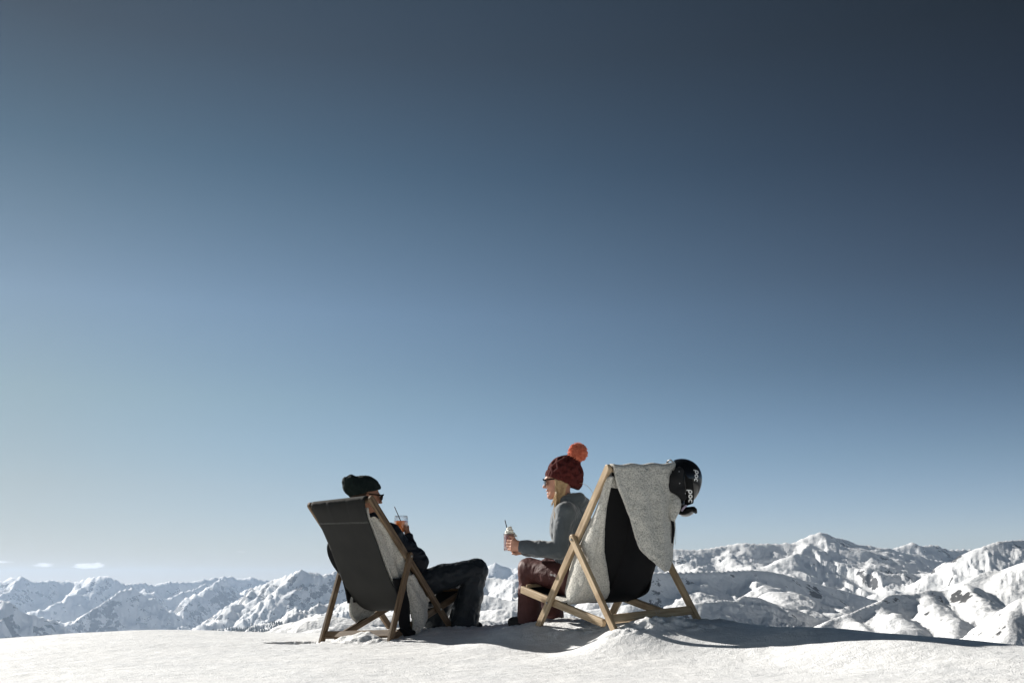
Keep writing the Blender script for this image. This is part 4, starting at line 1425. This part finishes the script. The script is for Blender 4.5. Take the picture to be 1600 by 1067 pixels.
    for sg in (1, -1):
        for i in range(150):
            t = rnd.random()
            s0 = Q(.012 - t * .075, .074 * sg, .050 - t * .055)
            lock(s0, Q(.022 - t * .07, .083 * sg, -.040), Q(.030 - t * .05, .070 * sg, -.100), Q(.044 - t * .040, .055 * sg, -.155), .0034, .0016, .007)
    for i in range(90):
        t = rnd.random()
        y = -.05 + rnd.gauss(0, .03)
        lock(Q(.020, y + .10, -.08), Q(.045 - t * .02, y + .09, -.150), Q(.048 - t * .02, y + .08, -.24), Q(.050 + rnd.gauss(0, .008), y + .07, -.29 - rnd.random() * .09), .0022, .0008, .007)
    for i in range(3):
        a = rnd.random()
        lock(vv(.44, 7.02, .93), vv(.50, 7.0, .945 - a * .03), vv(.525, 7.0, .90 - a * .04), vv(.515 + a * .02, 7.0, .84), .0005, .0003, .002)
    obj('hair', *merge(parts), MAT['hair_blond'], body)
    return body, tr, MARKV
woman, w_trousers, MARKV = build_woman()
# lettering on the trousers follows the cloth: drop the strokes on to the surface
def drape_on(V, target, dirv, off=.0012):
    dg = bpy.context.evaluated_depsgraph_get()
    mi = target.matrix_world.inverted()
    out = []
    for v in V:
        o = mi @ (Vector(v) - Vector(dirv) * .12)
        ok, loc, nr, ix = target.ray_cast(o, (mi.to_3x3() @ Vector(dirv)).normalized())
        out.append(tuple(target.matrix_world @ loc - Vector(dirv) * off) if ok else tuple(v))
    return out
bpy.context.view_layer.update()
mv = drape_on(MARKV[0], w_trousers, (.15, .98, -.05))
obj('printed_mark', mv, MARKV[1], MAT['white'], w_trousers, None, False)

# ---------------------------------------------------------------- fleece blanket on the right chair
def interp_rows(rows, n):
    """rows: (z, a, b, ...) -> n smooth rows"""
    return smooth_poly(np.array(rows, float), n)

def stitches(name, pts, size, out, parent, M, material='stitch'):
    """blanket stitch: short bars across an edge; pts chair-local (u, s, z)"""
    V, F = [], []
    P = smooth_poly(pts, max(4, int(np.linalg.norm(np.diff(np.array(pts), axis=0), axis=1).sum() / .0105)))
    for i in range(1, len(P) - 1):
        t = unit(P[i + 1] - P[i - 1])
        o = unit(np.array(out) - t * np.dot(out, t))
        n = np.cross(t, o)
        v, f = boxm(P[i], (o, t, n), (size, .0016, .0016))
        V += [(q[0], -q[1], q[2]) for q in v]
        b = len(V) - 8
        F += [tuple(k + b for k in q) for q in f]
    return obj(name, V, F, MAT[material], parent, M.copy(), False)

def lumpy(P, amp, sc, seed):
    P = np.array(P, float)
    sh = P.shape
    Q = P.reshape(-1, 3)
    d = np.array([mnoise.noise(Vector((p[0] * sc + seed, p[1] * sc, p[2] * sc))) + .5 * mnoise.noise(Vector((p[0] * sc * 3, p[1] * sc * 3 + seed, p[2] * sc * 3))) for p in Q])
    P = P.copy()
    P[..., 0] -= (d * amp).reshape(sh[:2])
    P[..., 1] += (d * amp * .6).reshape(sh[:2])
    return P

fb = empty('fleece_blanket', MR @ Vector((-.857, 0, .95)))
tag(fb, 'grey sherpa fleece blanket with black reverse draped over the right deckchair', 'blanket', 'sherpa fleece blankets on the deckchairs')
# flap hanging from the head bar on the camera side
rows = interp_rows([(.893, -.266, .262), (.850, -.260, .250), (.775, -.238, .222), (.72, -.214, .175), (.675, -.197, .152), (.59, -.166, .163), (.504, -.146, .160),
                    (.445, -.127, .146), (.394, -.090, .124), (.349, -.046, .098), (.318, -.016, .074), (.300, .014, .050)], 90)
NC = 44
P = np.zeros((90 + 16, NC, 3))
for j in range(NC):
    c = j / (NC - 1)
    for i in range(16):            # over the bar from the sitter's side
        t = i / 15
        a = math.pi * (1 - t)
        s = -.266 + c * .528
        u = -.860 - .032 * math.cos(a) * 1.0
        z = .896 + .026 * math.sin(a) + .004 * math.sin(s * 40)
        if t < .12: z -= .10 * (1 - t / .12)
        P[i, j] = (u, -s, z)
    for i in range(90):
        z, a, b = rows[i]
        s = a + (b - a) * c
        dr = min(1, (.93 - z) / .35)
        fold = .030 * math.exp(-((s - .075 + .05 * dr) / .045) ** 2) * dr - .022 * math.exp(-((s - .150) / .03) ** 2) * dr
        fold += .014 * math.sin(s * 22 + 1.2 + z * 3) * dr + .006 * math.sin(s * 47 + z * 9) * dr
        P[16 + i, j] = (-.892 - fold, -s, z)
P = lumpy(P, .010, 11, 3)
sheet('hanging_flap', P, .016, MAT['sherpa'], fb, MR.copy(), [MAT['sherpa'], MAT['fleece_black']], 0)
# side fold: wraps the near edge of the canvas, from the sitter's side round to the back
rows = []
def cu(z_, k=0):
    A = PC['R'][1]
    m = A[:, 0] < -.27
    zz_, uu_ = A[m][:, 1], A[m][:, 0]
    return float(np.interp(z_, zz_[::-1], uu_[::-1]))
spec = [(.86, -.800, -.284), (.70, -.690, -.262), (.60, -.590, -.236), (.476, -.470, -.200), (.40, -.395, -.165), (.318, -.335, -.115), (.25, -.300, -.075), (.203, -.280, -.05), (.165, -.300, -.03), (.138, -.345, .0)]
rows = interp_rows([(z, uf, sb) for z, uf, sb in spec], 70)
NC = 34
P = np.zeros((70, NC, 3))
for i in range(70):
    z, uf, sb = rows[i]
    uc = cu(max(z, .135)) - .020
    tt = i / 69
    for j in range(NC):
        c = j / (NC - 1)
        if c < .42:
            q = c / .42
            u = uf + (uc - uf) * q
            s = -.248 - .022 * math.sin(math.pi * q) - .012 * q
        else:
            q = (c - .42) / .58
            u = uc - .006 * math.sin(math.pi * q)
            s = -.260 + (sb + .260) * q
        u -= .007 * math.sin(c * 13 + z * 7) * (1 - abs(2 * c - 1))
        P[i, j] = (u, -s, z)
P = lumpy(P, .008, 13, 8)
sheet('side_fold', P, .016, MAT['sherpa'], fb, MR.copy(), [MAT['sherpa'], MAT['sherpa']], 0)
# drape on the sitter's side over back and seat
P = np.zeros((60, 24, 3))
for i in range(60):
    t = .02 + i / 59 * .80
    for j in range(24):
        s = -1 + 2 * j / 23
        p = canvas_pt('R', t, s)
        P[i, j] = (p[0] + .020, p[1], p[2] + .016 * t)
sheet('seat_drape', lumpy(P, .006, 9, 5), .012, MAT['sherpa'], fb, MR.copy())
# black reverse hanging at the far edge, blanket-stitched
spec = [(.60, -.60, .255), (.50, -.535, .262), (.379, -.478, .262), (.30, -.468, .262), (.261, -.470, .260), (.20, -.462, .258), (.172, -.44, .252), (.150, -.385, .235), (.128, -.30, .20)]
rows = interp_rows(spec, 44)
P = np.zeros((44, 20, 3))
for i in range(44):
    z, uf, sf = rows[i]
    uc = cu(max(z, .135)) - .014
    for j in range(20):
        q = j / 19
        P[i, j] = (uf + (uc - uf) * min(1, q * 2) - .010 * math.sin(q * 9), -(sf - max(0, q - .5) * 2 * .30), z - .016 * math.sin(math.pi * q))
br_ = sheet('black_reverse', lumpy(P, .006, 9, 2), .012, MAT['fleece_black'], fb, MR.copy())
# small turned-back corner beside the helmet and its stitched edge
f = Field((.80, 6.30, .50), (1.20, 6.75, .95), .006)
for q, r in (((-.885, .165, .700), .040), ((-.890, .150, .655), .036), ((-.890, .140, .610), .022)):
    f.ell(lw(MR, *q), (r, r * .8, r * 1.15), None, .03)
fobj('turned_corner', f, MAT['sherpa'], fb, 2, [(.006, (20, 20, 20), 3, False)])
P = np.zeros((30, 8, 3))
for i in range(30):
    t = i / 29
    z = .655 - .20 * t
    for j in range(8):
        q = j / 7
        s = .122 + .016 * math.sin(t * 3) + (.034 * (1 - t) ** .5) * q
        P[i, j] = (-.880 + .010 * q, -s, z + .01 * q)
eg = sheet('black_edge', P, .010, MAT['fleece_black'], fb, MR.copy())
stitches('edge_stitching', [(-.895, .130 + .016 * math.sin(t * 3), .640 - .20 * t) for t in np.linspace(0, 1, 8)], .0045, (0, 1, .2), eg, MR)
stitches('edge_stitching', [(r_[1], r_[2] + .008, r_[0]) for r_ in spec[2:8]], .0045, (.6, .3, -.2), br_, MR)

# ---------------------------------------------------------------- fleece blanket in the left chair
fl = empty('fleece_blanket', ML @ Vector((-.5, 0, .35)))
tag(fl, 'grey sherpa fleece blanket with black reverse under the man in the left deckchair', 'blanket', 'sherpa fleece blankets on the deckchairs')
def cuL(z_, right=True):
    A = PC['L'][0 if right else 1]
    m = A[:, 0] < -.28
    return float(np.interp(z_, A[m][:, 1][::-1], A[m][:, 0][::-1]))
# over the shoulder and down the right side between canvas and rail
spec = [(.815, -.780, -.66), (.80, -.790, -.60), (.75, -.775, -.475), (.70, -.745, -.385), (.62, -.715, -.305), (.55, -.685, -.275), (.47, -.650, -.270), (.40, -.605, -.290), (.34, -.565, -.33), (.29, -.53, -.38)]
rows = interp_rows(spec, 70)
NC = 40
P = np.zeros((70, NC, 3))
for i in range(70):
    z, a, b = rows[i]
    for j in range(NC):
        c = j / (NC - 1)
        u = a + (b - a) * c
        bul = math.sin(math.pi * min(1, c * 1.05))
        s = .222 + .026 * bul - .055 * max(0, c - .55) / .45
        # deep creases running down the fleece
        s += .010 * math.sin(c * 17 + z * 9 + 1.0) * bul + .006 * math.sin(c * 31 - z * 14) * bul
        P[i, j] = (u, -s, z + .012 * math.sin(c * 7))
P = lumpy(P, .007, 12, 6)
sheet('shoulder_wrap', P, .014, MAT['sherpa'], fl, ML.copy(), [MAT['sherpa'], MAT['sherpa']], 0)
# the corner hanging between the legs: black half, stitched seam, sherpa half
spec = [(.40, -.600, -.500, -.400), (.33, -.590, -.485, -.345), (.262, -.580, -.470, -.305), (.20, -.572, -.458, -.268), (.147, -.568, -.450, -.256), (.09, -.560, -.446, -.266), (.05, -.548, -.442, -.290), (.015, -.530, -.440, -.335), (-.005, -.515, -.440, -.385)]
rows = interp_rows(spec, 60)
P1 = np.zeros((60, 16, 3)); P2 = np.zeros((60, 22, 3))
for i in range(60):
    z, a, b, c_ = rows[i]
    for j in range(16):
        q = j / 15
        P1[i, j] = (a + (b - a) * q, -(.268 + .016 * math.sin(math.pi * q) - .008 * math.sin(z * 20)), z + .012 * q * (i / 59))
    for j in range(22):
        q = j / 21
        P2[i, j] = (b + (c_ - b) * q, -(.276 + .020 * math.sin(math.pi * q) + .006 * math.sin(q * 9 + z * 22)), z + .012 + .02 * q * (i / 59))
bh = sheet('black_corner', P1, .012, MAT['fleece_black'], fl, ML.copy())
sheet('sherpa_corner', lumpy(P2, .008, 15, 9), .018, MAT['sherpa'], fl, ML.copy())
stitches('edge_stitching', [(r_[2] + .004, .298, r_[0]) for r_ in spec[1:8]], .007, (1, .1, 0), bh, ML)
f = Field((-.95, 7.30, -.16), (-.55, 7.85, .05), .006)
f.cap(lw(ML, -.50, .27, .035), lw(ML, -.44, .285, .020), .022, .018, .01)
f.cap(lw(ML, -.55, .265, .050), lw(ML, -.48, .28, .012), .016, .020, .01)
fobj('crumpled_hem', f, MAT['fleece_black'], fl, 2)
# left side: black edge behind the canvas, then a bulge of sherpa under the seat
spec = [(.70, -.655, -.005), (.66, -.640, .03), (.60, -.615, .045), (.53, -.585, .040), (.47, -.560, .022), (.43, -.545, .0)]
rows = interp_rows(spec, 34)
P = np.zeros((34, 10, 3))
for i in range(34):
    z, uc, o = rows[i]
    for j in range(10):
        q = j / 9
        P[i, j] = (uc + .02 - .035 * q, .235 + max(o, 0) * 1.35 * q + .008 * q, z)
be = sheet('black_edge', P, .012, MAT['fleece_black'], fl, ML.copy())
stitches('edge_stitching', [(r_[1] - .012, -(.243 + max(r_[2], 0) * 1.35), r_[0]) for r_ in spec], .006, (0, -1, 0), be, ML)
spec = [(.45, -.545, -.500), (.36, -.515, -.455), (.30, -.500, -.40), (.24, -.49, -.36)]
rows = interp_rows(spec, 24)
P = np.zeros((24, 10, 3))
for i in range(24):
    z, a, b = rows[i]
    for j in range(10):
        q = j / 9
        P[i, j] = (a + (b - a) * q, .262 + .01 * math.sin(q * 5), z)
sheet('black_edge', P, .012, MAT['fleece_black'], fl, ML.copy())
spec = [(.31, -.430, -.30), (.265, -.460, -.24), (.227, -.475, -.20), (.19, -.475, -.19), (.158, -.466, -.215), (.125, -.440, -.27), (.100, -.405, -.335)]
rows = interp_rows(spec, 36)
P = np.zeros((36, 22, 3))
for i in range(36):
    z, a, b = rows[i]
    for j in range(22):
        q = j / 21
        P[i, j] = (a + (b - a) * q, .262 + .030 * math.sin(math.pi * q) - .05 * max(0, q - .6), z)
sheet('sherpa_corner', lumpy(P, .008, 14, 1), .018, MAT['sherpa'], fl, ML.copy())
# between the man and the canvas
P = np.zeros((60, 24, 3))
for i in range(60):
    t = .10 + i / 59 * .72
    for j in range(24):
        s = -1 + 2 * j / 23
        p = canvas_pt('L', t, s)
        P[i, j] = (p[0] + .022 + .012 * (1 - s * s), p[1], p[2] + .012 * t)
sheet('seat_drape', lumpy(P, .006, 9, 5), .010, MAT['sherpa'], fl, ML.copy())

# ---------------------------------------------------------------- helmet and goggles
HC = vv(1.020, 6.530, .888)
RX, RY, RZ = .122, .110, .136
M_shell = mat('helmet_shell', (.006, .006, .0065), .16, .55)
M_pad, tpad, bpad = mat('helmet_lining', (.012, .012, .013), .8, .3)
f = Field((.86, 6.38, .70), (1.20, 6.68, 1.06), .0042)
tilt = rad(6)
ax = (unit((math.cos(tilt), 0, math.sin(tilt))), vv(0, 1, 0), unit((-math.sin(tilt), 0, math.cos(tilt))))
f.ell(HC, (RX, RY, RZ), ax, 0)
f.ell(HC + vv(.020, 0, .030), (.112, .106, .112), ax, .02)
f.cap(HC + vv(-.010, -.055, -.135), HC + vv(-.010, .055, -.135), .022, .022, .025)     # brow edge
f.cut(HC + vv(-.050, 0, 0), (-1, 0, .10))
f.ell(HC + vv(-.030, 0, 0), (.112, .090, .118), ax, 0, '-')
V, F = f.mesh()
V = relax(V, F, 3)
# vent slots over the crown
hel = obj('ski_helmet', V, F, M_shell[0])
tag(hel, 'glossy black ski helmet hanging from the far corner of the right deckchair', 'helmet')
for sg in (-1, 1):
    f = Field((.86, 6.38, .70), (1.16, 6.68, 1.04), .0045)
    f.ell(HC + vv(-.040, .098 * sg, -.018), (.058, .020, .062), (unit((1, 0, .3)), (0, 1, 0), unit((-.3, 0, 1))), 0)
    f.cap(HC + vv(-.020, .098 * sg, .055), HC + vv(-.035, .098 * sg, .015), .030, .040, .02)
    f.cap(HC + vv(-.020, .095 * sg, -.060), HC + vv(.0, .085 * sg, -.095), .026, .022, .02)
    fobj('ear_pad', f, M_pad, hel, 2)
# rivets
RIV = mat('rivet', (.45, .45, .45), .35, .5, .6)[0]
for px_, pz_, yy in ((-.024, .052, .124), (-.024, -.014, .121), (.010, -.074, .098)):
    V, F = [], []
    c = HC + vv(px_, -yy, pz_)
    n = 12
    for r, d in ((.0052, 0), (.0052, .003), (.0030, .0048)):
        for i in range(n):
            a = 2 * math.pi * i / n
            V.append(c + vv(r * math.cos(a), -d, r * math.sin(a)))
    for k in range(2):
        for i in range(n):
            j = (i + 1) % n
            F.append((k * n + i, k * n + j, (k + 1) * n + j, (k + 1) * n + i))
    F.append(tuple(range(2 * n, 3 * n)))
    obj('rivet', V, F, RIV, hel, None, False)
# strap loops at the nape
obj('strap_buckle', *tube([HC + vv(-.078, -.035, .125), HC + vv(-.062, -.045, .132), HC + vv(-.048, -.055, .118), HC + vv(-.044, -.060, .100)], .0052, 8), mat('buckle', (.42, .42, .42), .4)[0], hel)
obj('chin_strap', *tube([HC + vv(-.080, -.030, .120), HC + vv(-.068, -.06, .09), HC + vv(-.055, -.09, .05)], .007, 8), M_pad, hel)

LET = {   # strokes of the rounded lower-case letters, unit box: x along, y up
 'p': [[(.14, -.42), (.14, .5)] , [(.14 + .36 - .36 * math.cos(a), .5 + .40 * math.sin(a)) for a in np.linspace(math.pi * .0, math.pi * 2, 22)]],
 'o': [[(.50 + .36 * math.cos(a), .5 + .40 * math.sin(a)) for a in np.linspace(0, math.pi * 2, 24)]],
 'c': [[(.50 + .36 * math.cos(a), .5 + .40 * math.sin(a)) for a in np.linspace(.85, math.pi * 2 - .85, 20)]]}

def word(name, txt, fn, size, adv, parent, wd=.25):
    V, F = [], []
    for i, ch in enumerate(txt):
        for st in LET[ch]:
            # slant-free bold strokes
            flat_strip(V, F, [((q[0] + i * adv) * size, (q[1] - .5) * size) for q in st], wd * size, fn)
    bpy.context.view_layer.update()
    V = drape_on(V, parent, (0, 1, 0), .0022)
    return obj(name, V, F, MAT['white'], parent, None, False)

def hel_side(x, z, lift):
    """point on the camera-side surface of the shell at offsets x (towards the crown) and z"""
    return Vector(HC + vv(x, -.06, z))
# first word on the shell, reading downwards, letters' tops towards the crown
d1 = unit((-.17, -1)); up1 = np.array([1.0, -.17]) / math.hypot(1, .17)
o1 = (.0905, .066)
word('brand_lettering', 'poc', lambda a, b: hel_side(o1[0] + d1[0] * a + up1[0] * b, o1[1] + d1[1] * a + up1[1] * b, .0045), .0235, 1.06, hel, .27)

# goggles: strap round the shell, frame and lens below the brow
gg = empty('ski_goggles', tuple(HC + vv(.02, 0, -.16)))
tag(gg, 'black ski goggles strapped round the helmet, lens hanging underneath', 'goggles')
V, F = [], []
n = 96
BX, BWD = .036, .023
for i in range(n):
    a = 2 * math.pi * i / n
    for sx in (-1, 1):
        for lf_ in (.0015, .0055):
            xx = BX + BWD * sx
            k = math.sqrt(max(.05, 1 - (xx / RX) ** 2))
            ry, rz = RY * k + .002 + lf_, (RZ - .002) * k + .004 + lf_
            V.append(HC + vv(xx - math.sin(a) * .006 * 0, ry * math.cos(a), rz * math.sin(a)) + vv(tilt * -0 - .10 * rz * math.sin(a), 0, 0))
for i in range(n):
    j = (i + 1) % n
    b, c = i * 4, j * 4
    F += [(b + 1, c + 1, c + 3, b + 3), (b, b + 2, c + 2, c), (b, c, c + 1, b + 1), (b + 2, b + 3, c + 3, c + 2)]
STR = M_cloth('goggle_strap', (.006, .006, .006), (.010, .010, .010), 400, .4, .001, .8)
strap = obj('strap', V, F, STR, gg, None, True)
def strap_pt(a, b):
    # a runs down from the ear, b towards the crown
    z = -.052 - a
    xx = BX - .10 * z + b
    return Vector(HC + vv(xx, -.06, z))
word('brand_lettering', 'poc', strap_pt, .0245, 1.06, strap, .27)
f = Field((.93, 6.40, .66), (1.16, 6.66, .78), .004)
gc = HC + vv(.032, 0, -.168)
f.ell(gc, (.050, .088, .032), (unit((1, 0, .25)), (0, 1, 0), unit((-.25, 0, 1))), 0)
f.ell(gc + vv(0, 0, .030), (.040, .076, .034), None, 0, '-')
fobj('frame', f, MAT['black_plastic'], gg, 1)
f = Field((.93, 6.40, .64), (1.16, 6.66, .78), .004)
f.ell(gc + vv(.002, 0, -.004), (.048, .082, .032), (unit((1, 0, .25)), (0, 1, 0), unit((-.25, 0, 1))), 0)
f.ell(gc + vv(0, 0, .014), (.060, .10, .032), None, 0, '-')
fobj('lens', f, MAT['lens'], gg, 1)
FO = mat('goggle_foam', (.42, .36, .46), .7)[0]  # lilac highlight along the edge, put into the foam's colour
obj('foam', *tube([gc + vv(-.040, -.070, -.006), gc + vv(-.030, -.084, .010), gc + vv(-.012, -.090, .026)], .0065, 8), FO, gg)
obj('hinge', *tube([gc + vv(.030, -.080, .010), gc + vv(.044, -.060, .000), gc + vv(.050, -.03, -.012)], .010, 8), MAT['black_plastic'], gg)

# ---------------------------------------------------------------- drinks
def glassmat(name, tint, gloss=.10, body=None, bodyfac=0.0, rough=.02):
    """thin glass or clear liquid: light passes straight through its tint, the rest mirrors or glows"""
    m = bpy.data.materials.new(name)
    m.use_nodes = True
    t = m.node_tree
    t.nodes.clear()
    out = t.nodes.new('ShaderNodeOutputMaterial')
    tr = t.nodes.new('ShaderNodeBsdfTransparent')
    tr.inputs[0].default_value = (*tint, 1)
    gl_ = t.nodes.new('ShaderNodeBsdfGlossy')
    gl_.inputs['Roughness'].default_value = rough
    lw_ = t.nodes.new('ShaderNodeLayerWeight')
    lw_.inputs[0].default_value = .35
    mr = t.nodes.new('ShaderNodeMapRange')
    mr.inputs[3].default_value = gloss
    mr.inputs[4].default_value = .75
    t.links.new(lw_.outputs['Facing'], mr.inputs[0])
    base = tr
    if body:
        tl = t.nodes.new('ShaderNodeBsdfTranslucent')
        tl.inputs[0].default_value = (*body, 1)
        df = t.nodes.new('ShaderNodeBsdfDiffuse')
        df.inputs[0].default_value = (*body, 1)
        m2 = t.nodes.new('ShaderNodeMixShader')
        m2.inputs[0].default_value = .35
        t.links.new(tl.outputs[0], m2.inputs[1]); t.links.new(df.outputs[0], m2.inputs[2])
        m1 = t.nodes.new('ShaderNodeMixShader')
        m1.inputs[0].default_value = bodyfac
        t.links.new(tr.outputs[0], m1.inputs[1]); t.links.new(m2.outputs[0], m1.inputs[2])
        base = m1
    mx_ = t.nodes.new('ShaderNodeMixShader')
    t.links.new(mr.outputs[0], mx_.inputs[0])
    t.links.new(base.outputs[0], mx_.inputs[1]); t.links.new(gl_.outputs[0], mx_.inputs[2])
    t.links.new(mx_.outputs[0], out.inputs[0])
    return m
GLASS = glassmat('clear_glass', (.98, .985, .99), .02)
ORANGE = glassmat('orange_spritz', (1.0, .60, .28), .02, (1.0, .45, .12), .70)
ICE = glassmat('ice', (1, .93, .85), .12, (1, .8, .6), .35, .2)
def place(name, vf, material, parent, c, smooth=True):
    o = obj(name, vf[0], vf[1], material, None, None, smooth)
    o.location = c
    if parent:
        o.parent = parent
        o.location = Vector(c) - parent.location
    return o
gcen = (-.812, 7.945, .648)
gr = empty('drink_glass', gcen)
tag(gr, 'stemless glass of orange spritz with black straw held by the man', 'drink')
outer = [(.0, .0), (.026, .0), (.036, .008), (.047, .030), (.052, .055), (.052, .080), (.050, .105), (.046, .126)]
inner = [(.0445, .126), (.0485, .105), (.0503, .080), (.0505, .055), (.0455, .031), (.034, .011), (.020, .005), (0, .005)]
place('glass_wall', lathe(outer + inner, 48), GLASS, gr, gcen)
place('spritz', lathe([(0, .0055), (.020, .0056), (.0338, .0116), (.0452, .0315), (.0502, .055), (.0500, .080), (.0490, .0875), (0, .0875)], 48), ORANGE, gr, gcen)
for i, (dx, dy, dz, s) in enumerate(((-.012, -.012, .068, .013), (.016, .008, .066, .012), (.002, .016, .045, .013))):
    a = .5 + i
    place('ice_cube', boxm((dx, dy, dz), (unit((math.cos(a), math.sin(a), .3)), unit((-math.sin(a), math.cos(a), 0)), (-.1, .1, 1)), (s, s, s)), ICE, gr, gcen, False)
SL = glassmat('orange_slice', (1, .6, .2), .03, (1.0, .55, .15), .8)
sv = [(0, 0)] + [(.030 * math.cos(a), .030 * math.sin(a)) for a in np.linspace(-.3, math.pi + .3, 20)]
V = [(x, -.0025, z + .050) for x, z in sv] + [(x, .0025, z + .050) for x, z in sv]
n = len(sv)
F = [tuple(range(n)), tuple(range(n, 2 * n))[::-1]] + [(i, i + n, (i + 1) % n + n, (i + 1) % n) for i in range(n)]
place('orange_slice', (V, F), SL, gr, gcen, False)
place('straw', tube([(.012, -.004, .012), (.004, -.002, .075), (-.052, .004, .192)], .0032, 10), MAT['black_plastic'], gr, gcen)

jc = (-.018, 7.045, .495)
jr = empty('smoothie_jar', jc)
tag(jr, 'glass jar of pink milkshake topped with whipped cream held by the woman', 'drink')
place('jar_wall', lathe([(0, 0), (.030, 0), (.034, .004), (.036, .03), (.036, .085), (.038, .110), (.0365, .110), (.0345, .085), (.0345, .03), (.032, .006), (0, .005)], 40), GLASS, jr, jc)
m, t, b = mat('pink_milkshake', (.40, .10, .10), .5)
noise_mix(t, b, (.34, .055, .06), (.66, .40, .36), 55, .42, .62)
place('milkshake', lathe([(0, .006), (.031, .0065), (.0338, .030), (.0338, .085), (.0355, .106), (0, .106)], 40), m, jr, jc)
f = Field((-.06, -.06, .09), (.075, .06, .175), .0035)
f.ell((0, 0, .106), (.034, .034, .012), None, 0)
rnd = random.Random(2)
for i in range(15):
    a = i * .9
    r = .024 * (1 - i / 17)
    f.ell((r * math.cos(a) + .002, r * math.sin(a), .112 + i * .0026), (.0125, .0125, .009), None, .005)
for i in range(5):
    f.ell((.033 + rnd.gauss(0, .004), -.012 + i * .006, .095 + rnd.gauss(0, .008)), (.010, .010, .014), None, .006)
V, F = f.mesh()
place('whipped_cream', (V, F), mat('whipped_cream', (.82, .80, .72), .6)[0], jr, jc)
hd = [(.034 + .022 * math.sin(a), -.006, .066 + .028 * math.cos(a)) for a in np.linspace(.2, math.pi - .2, 12)]
place('handle', tube(hd, .0045, 8), GLASS, jr, jc)
place('straw', tube([(-.006, 0, .10), (-.012, .0, .135), (-.028, .002, .197)], .0032, 10), MAT['black_plastic'], jr, jc)

# ---------------------------------------------------------------- far forest on the plateau below the left peak
rnd = random.Random(12)
from mathutils.bvhtree import BVHTree
V, F = [], []
def terr(px, D):
    d = ray(px, 909.5); d = d / math.hypot(d[0], d[1])
    x, y = d[0] * D, d[1] * D
    thp = math.atan2(x, y)
    i = int(round((thp - th[0]) / (th[1] - th[0])))
    r = np.searchsorted(rr, D)
    if 0 <= i < NT and 0 <= r < NR: return x, y, float(H[r, i])
    return None
cnt = 0
for k in range(9000):
    px_ = rnd.uniform(290, 455)
    D_ = rnd.uniform(2300, 5200)
    q = terr(px_, D_)
    if q is None: continue
    x, y, z = q
    row = 909.5 - (z - CAMH) / math.hypot(x, y) * FPX
    lim = 966 + 6 * math.sin(px_ * .05) + (8 if px_ < 310 else 0)
    if not (lim < row < 990): continue
    if mnoise.noise(Vector((px_ * .06, row * .25, 3))) < -.12: continue
    h = rnd.uniform(7, 17); w_ = h * rnd.uniform(.16, .24)
    b = len(V)
    for lv, (rz, rw) in enumerate(((0, .0), (.0, 1), (.45, .45), (.42, .75), (1, 0))):
        pass
    for rz, rw in ((.02, 1.0), (.38, .50), (.34, .78), (.68, .28), (.64, .46)):
        for j in range(5):
            a = 2 * math.pi * j / 5 + rz
            V.append((x + w_ * rw * math.cos(a), y + w_ * rw * math.sin(a), z + h * rz))
    V.append((x, y, z + h))
    for l in range(4):
        for j in range(5):
            m2 = (j + 1) % 5
            F.append((b + l * 5 + j, b + l * 5 + m2, b + l * 5 + 5 + m2, b + l * 5 + 5 + j))
    for j in range(5): F.append((b + 20 + j, b + 20 + (j + 1) % 5, b + 25))
    cnt += 1
print('TREES', cnt)
if cnt:
    m, t, b = mat('conifer', (.03, .045, .035), .8)
    noise_mix(t, b, (.018, .030, .022), (.16, .17, .17), .12, .45, .75)
    fo = obj('forest', V, F, m, smooth=False)
    tag(fo, 'dark far-off conifer wood on the snowy plateau under the left peak', kind='stuff')
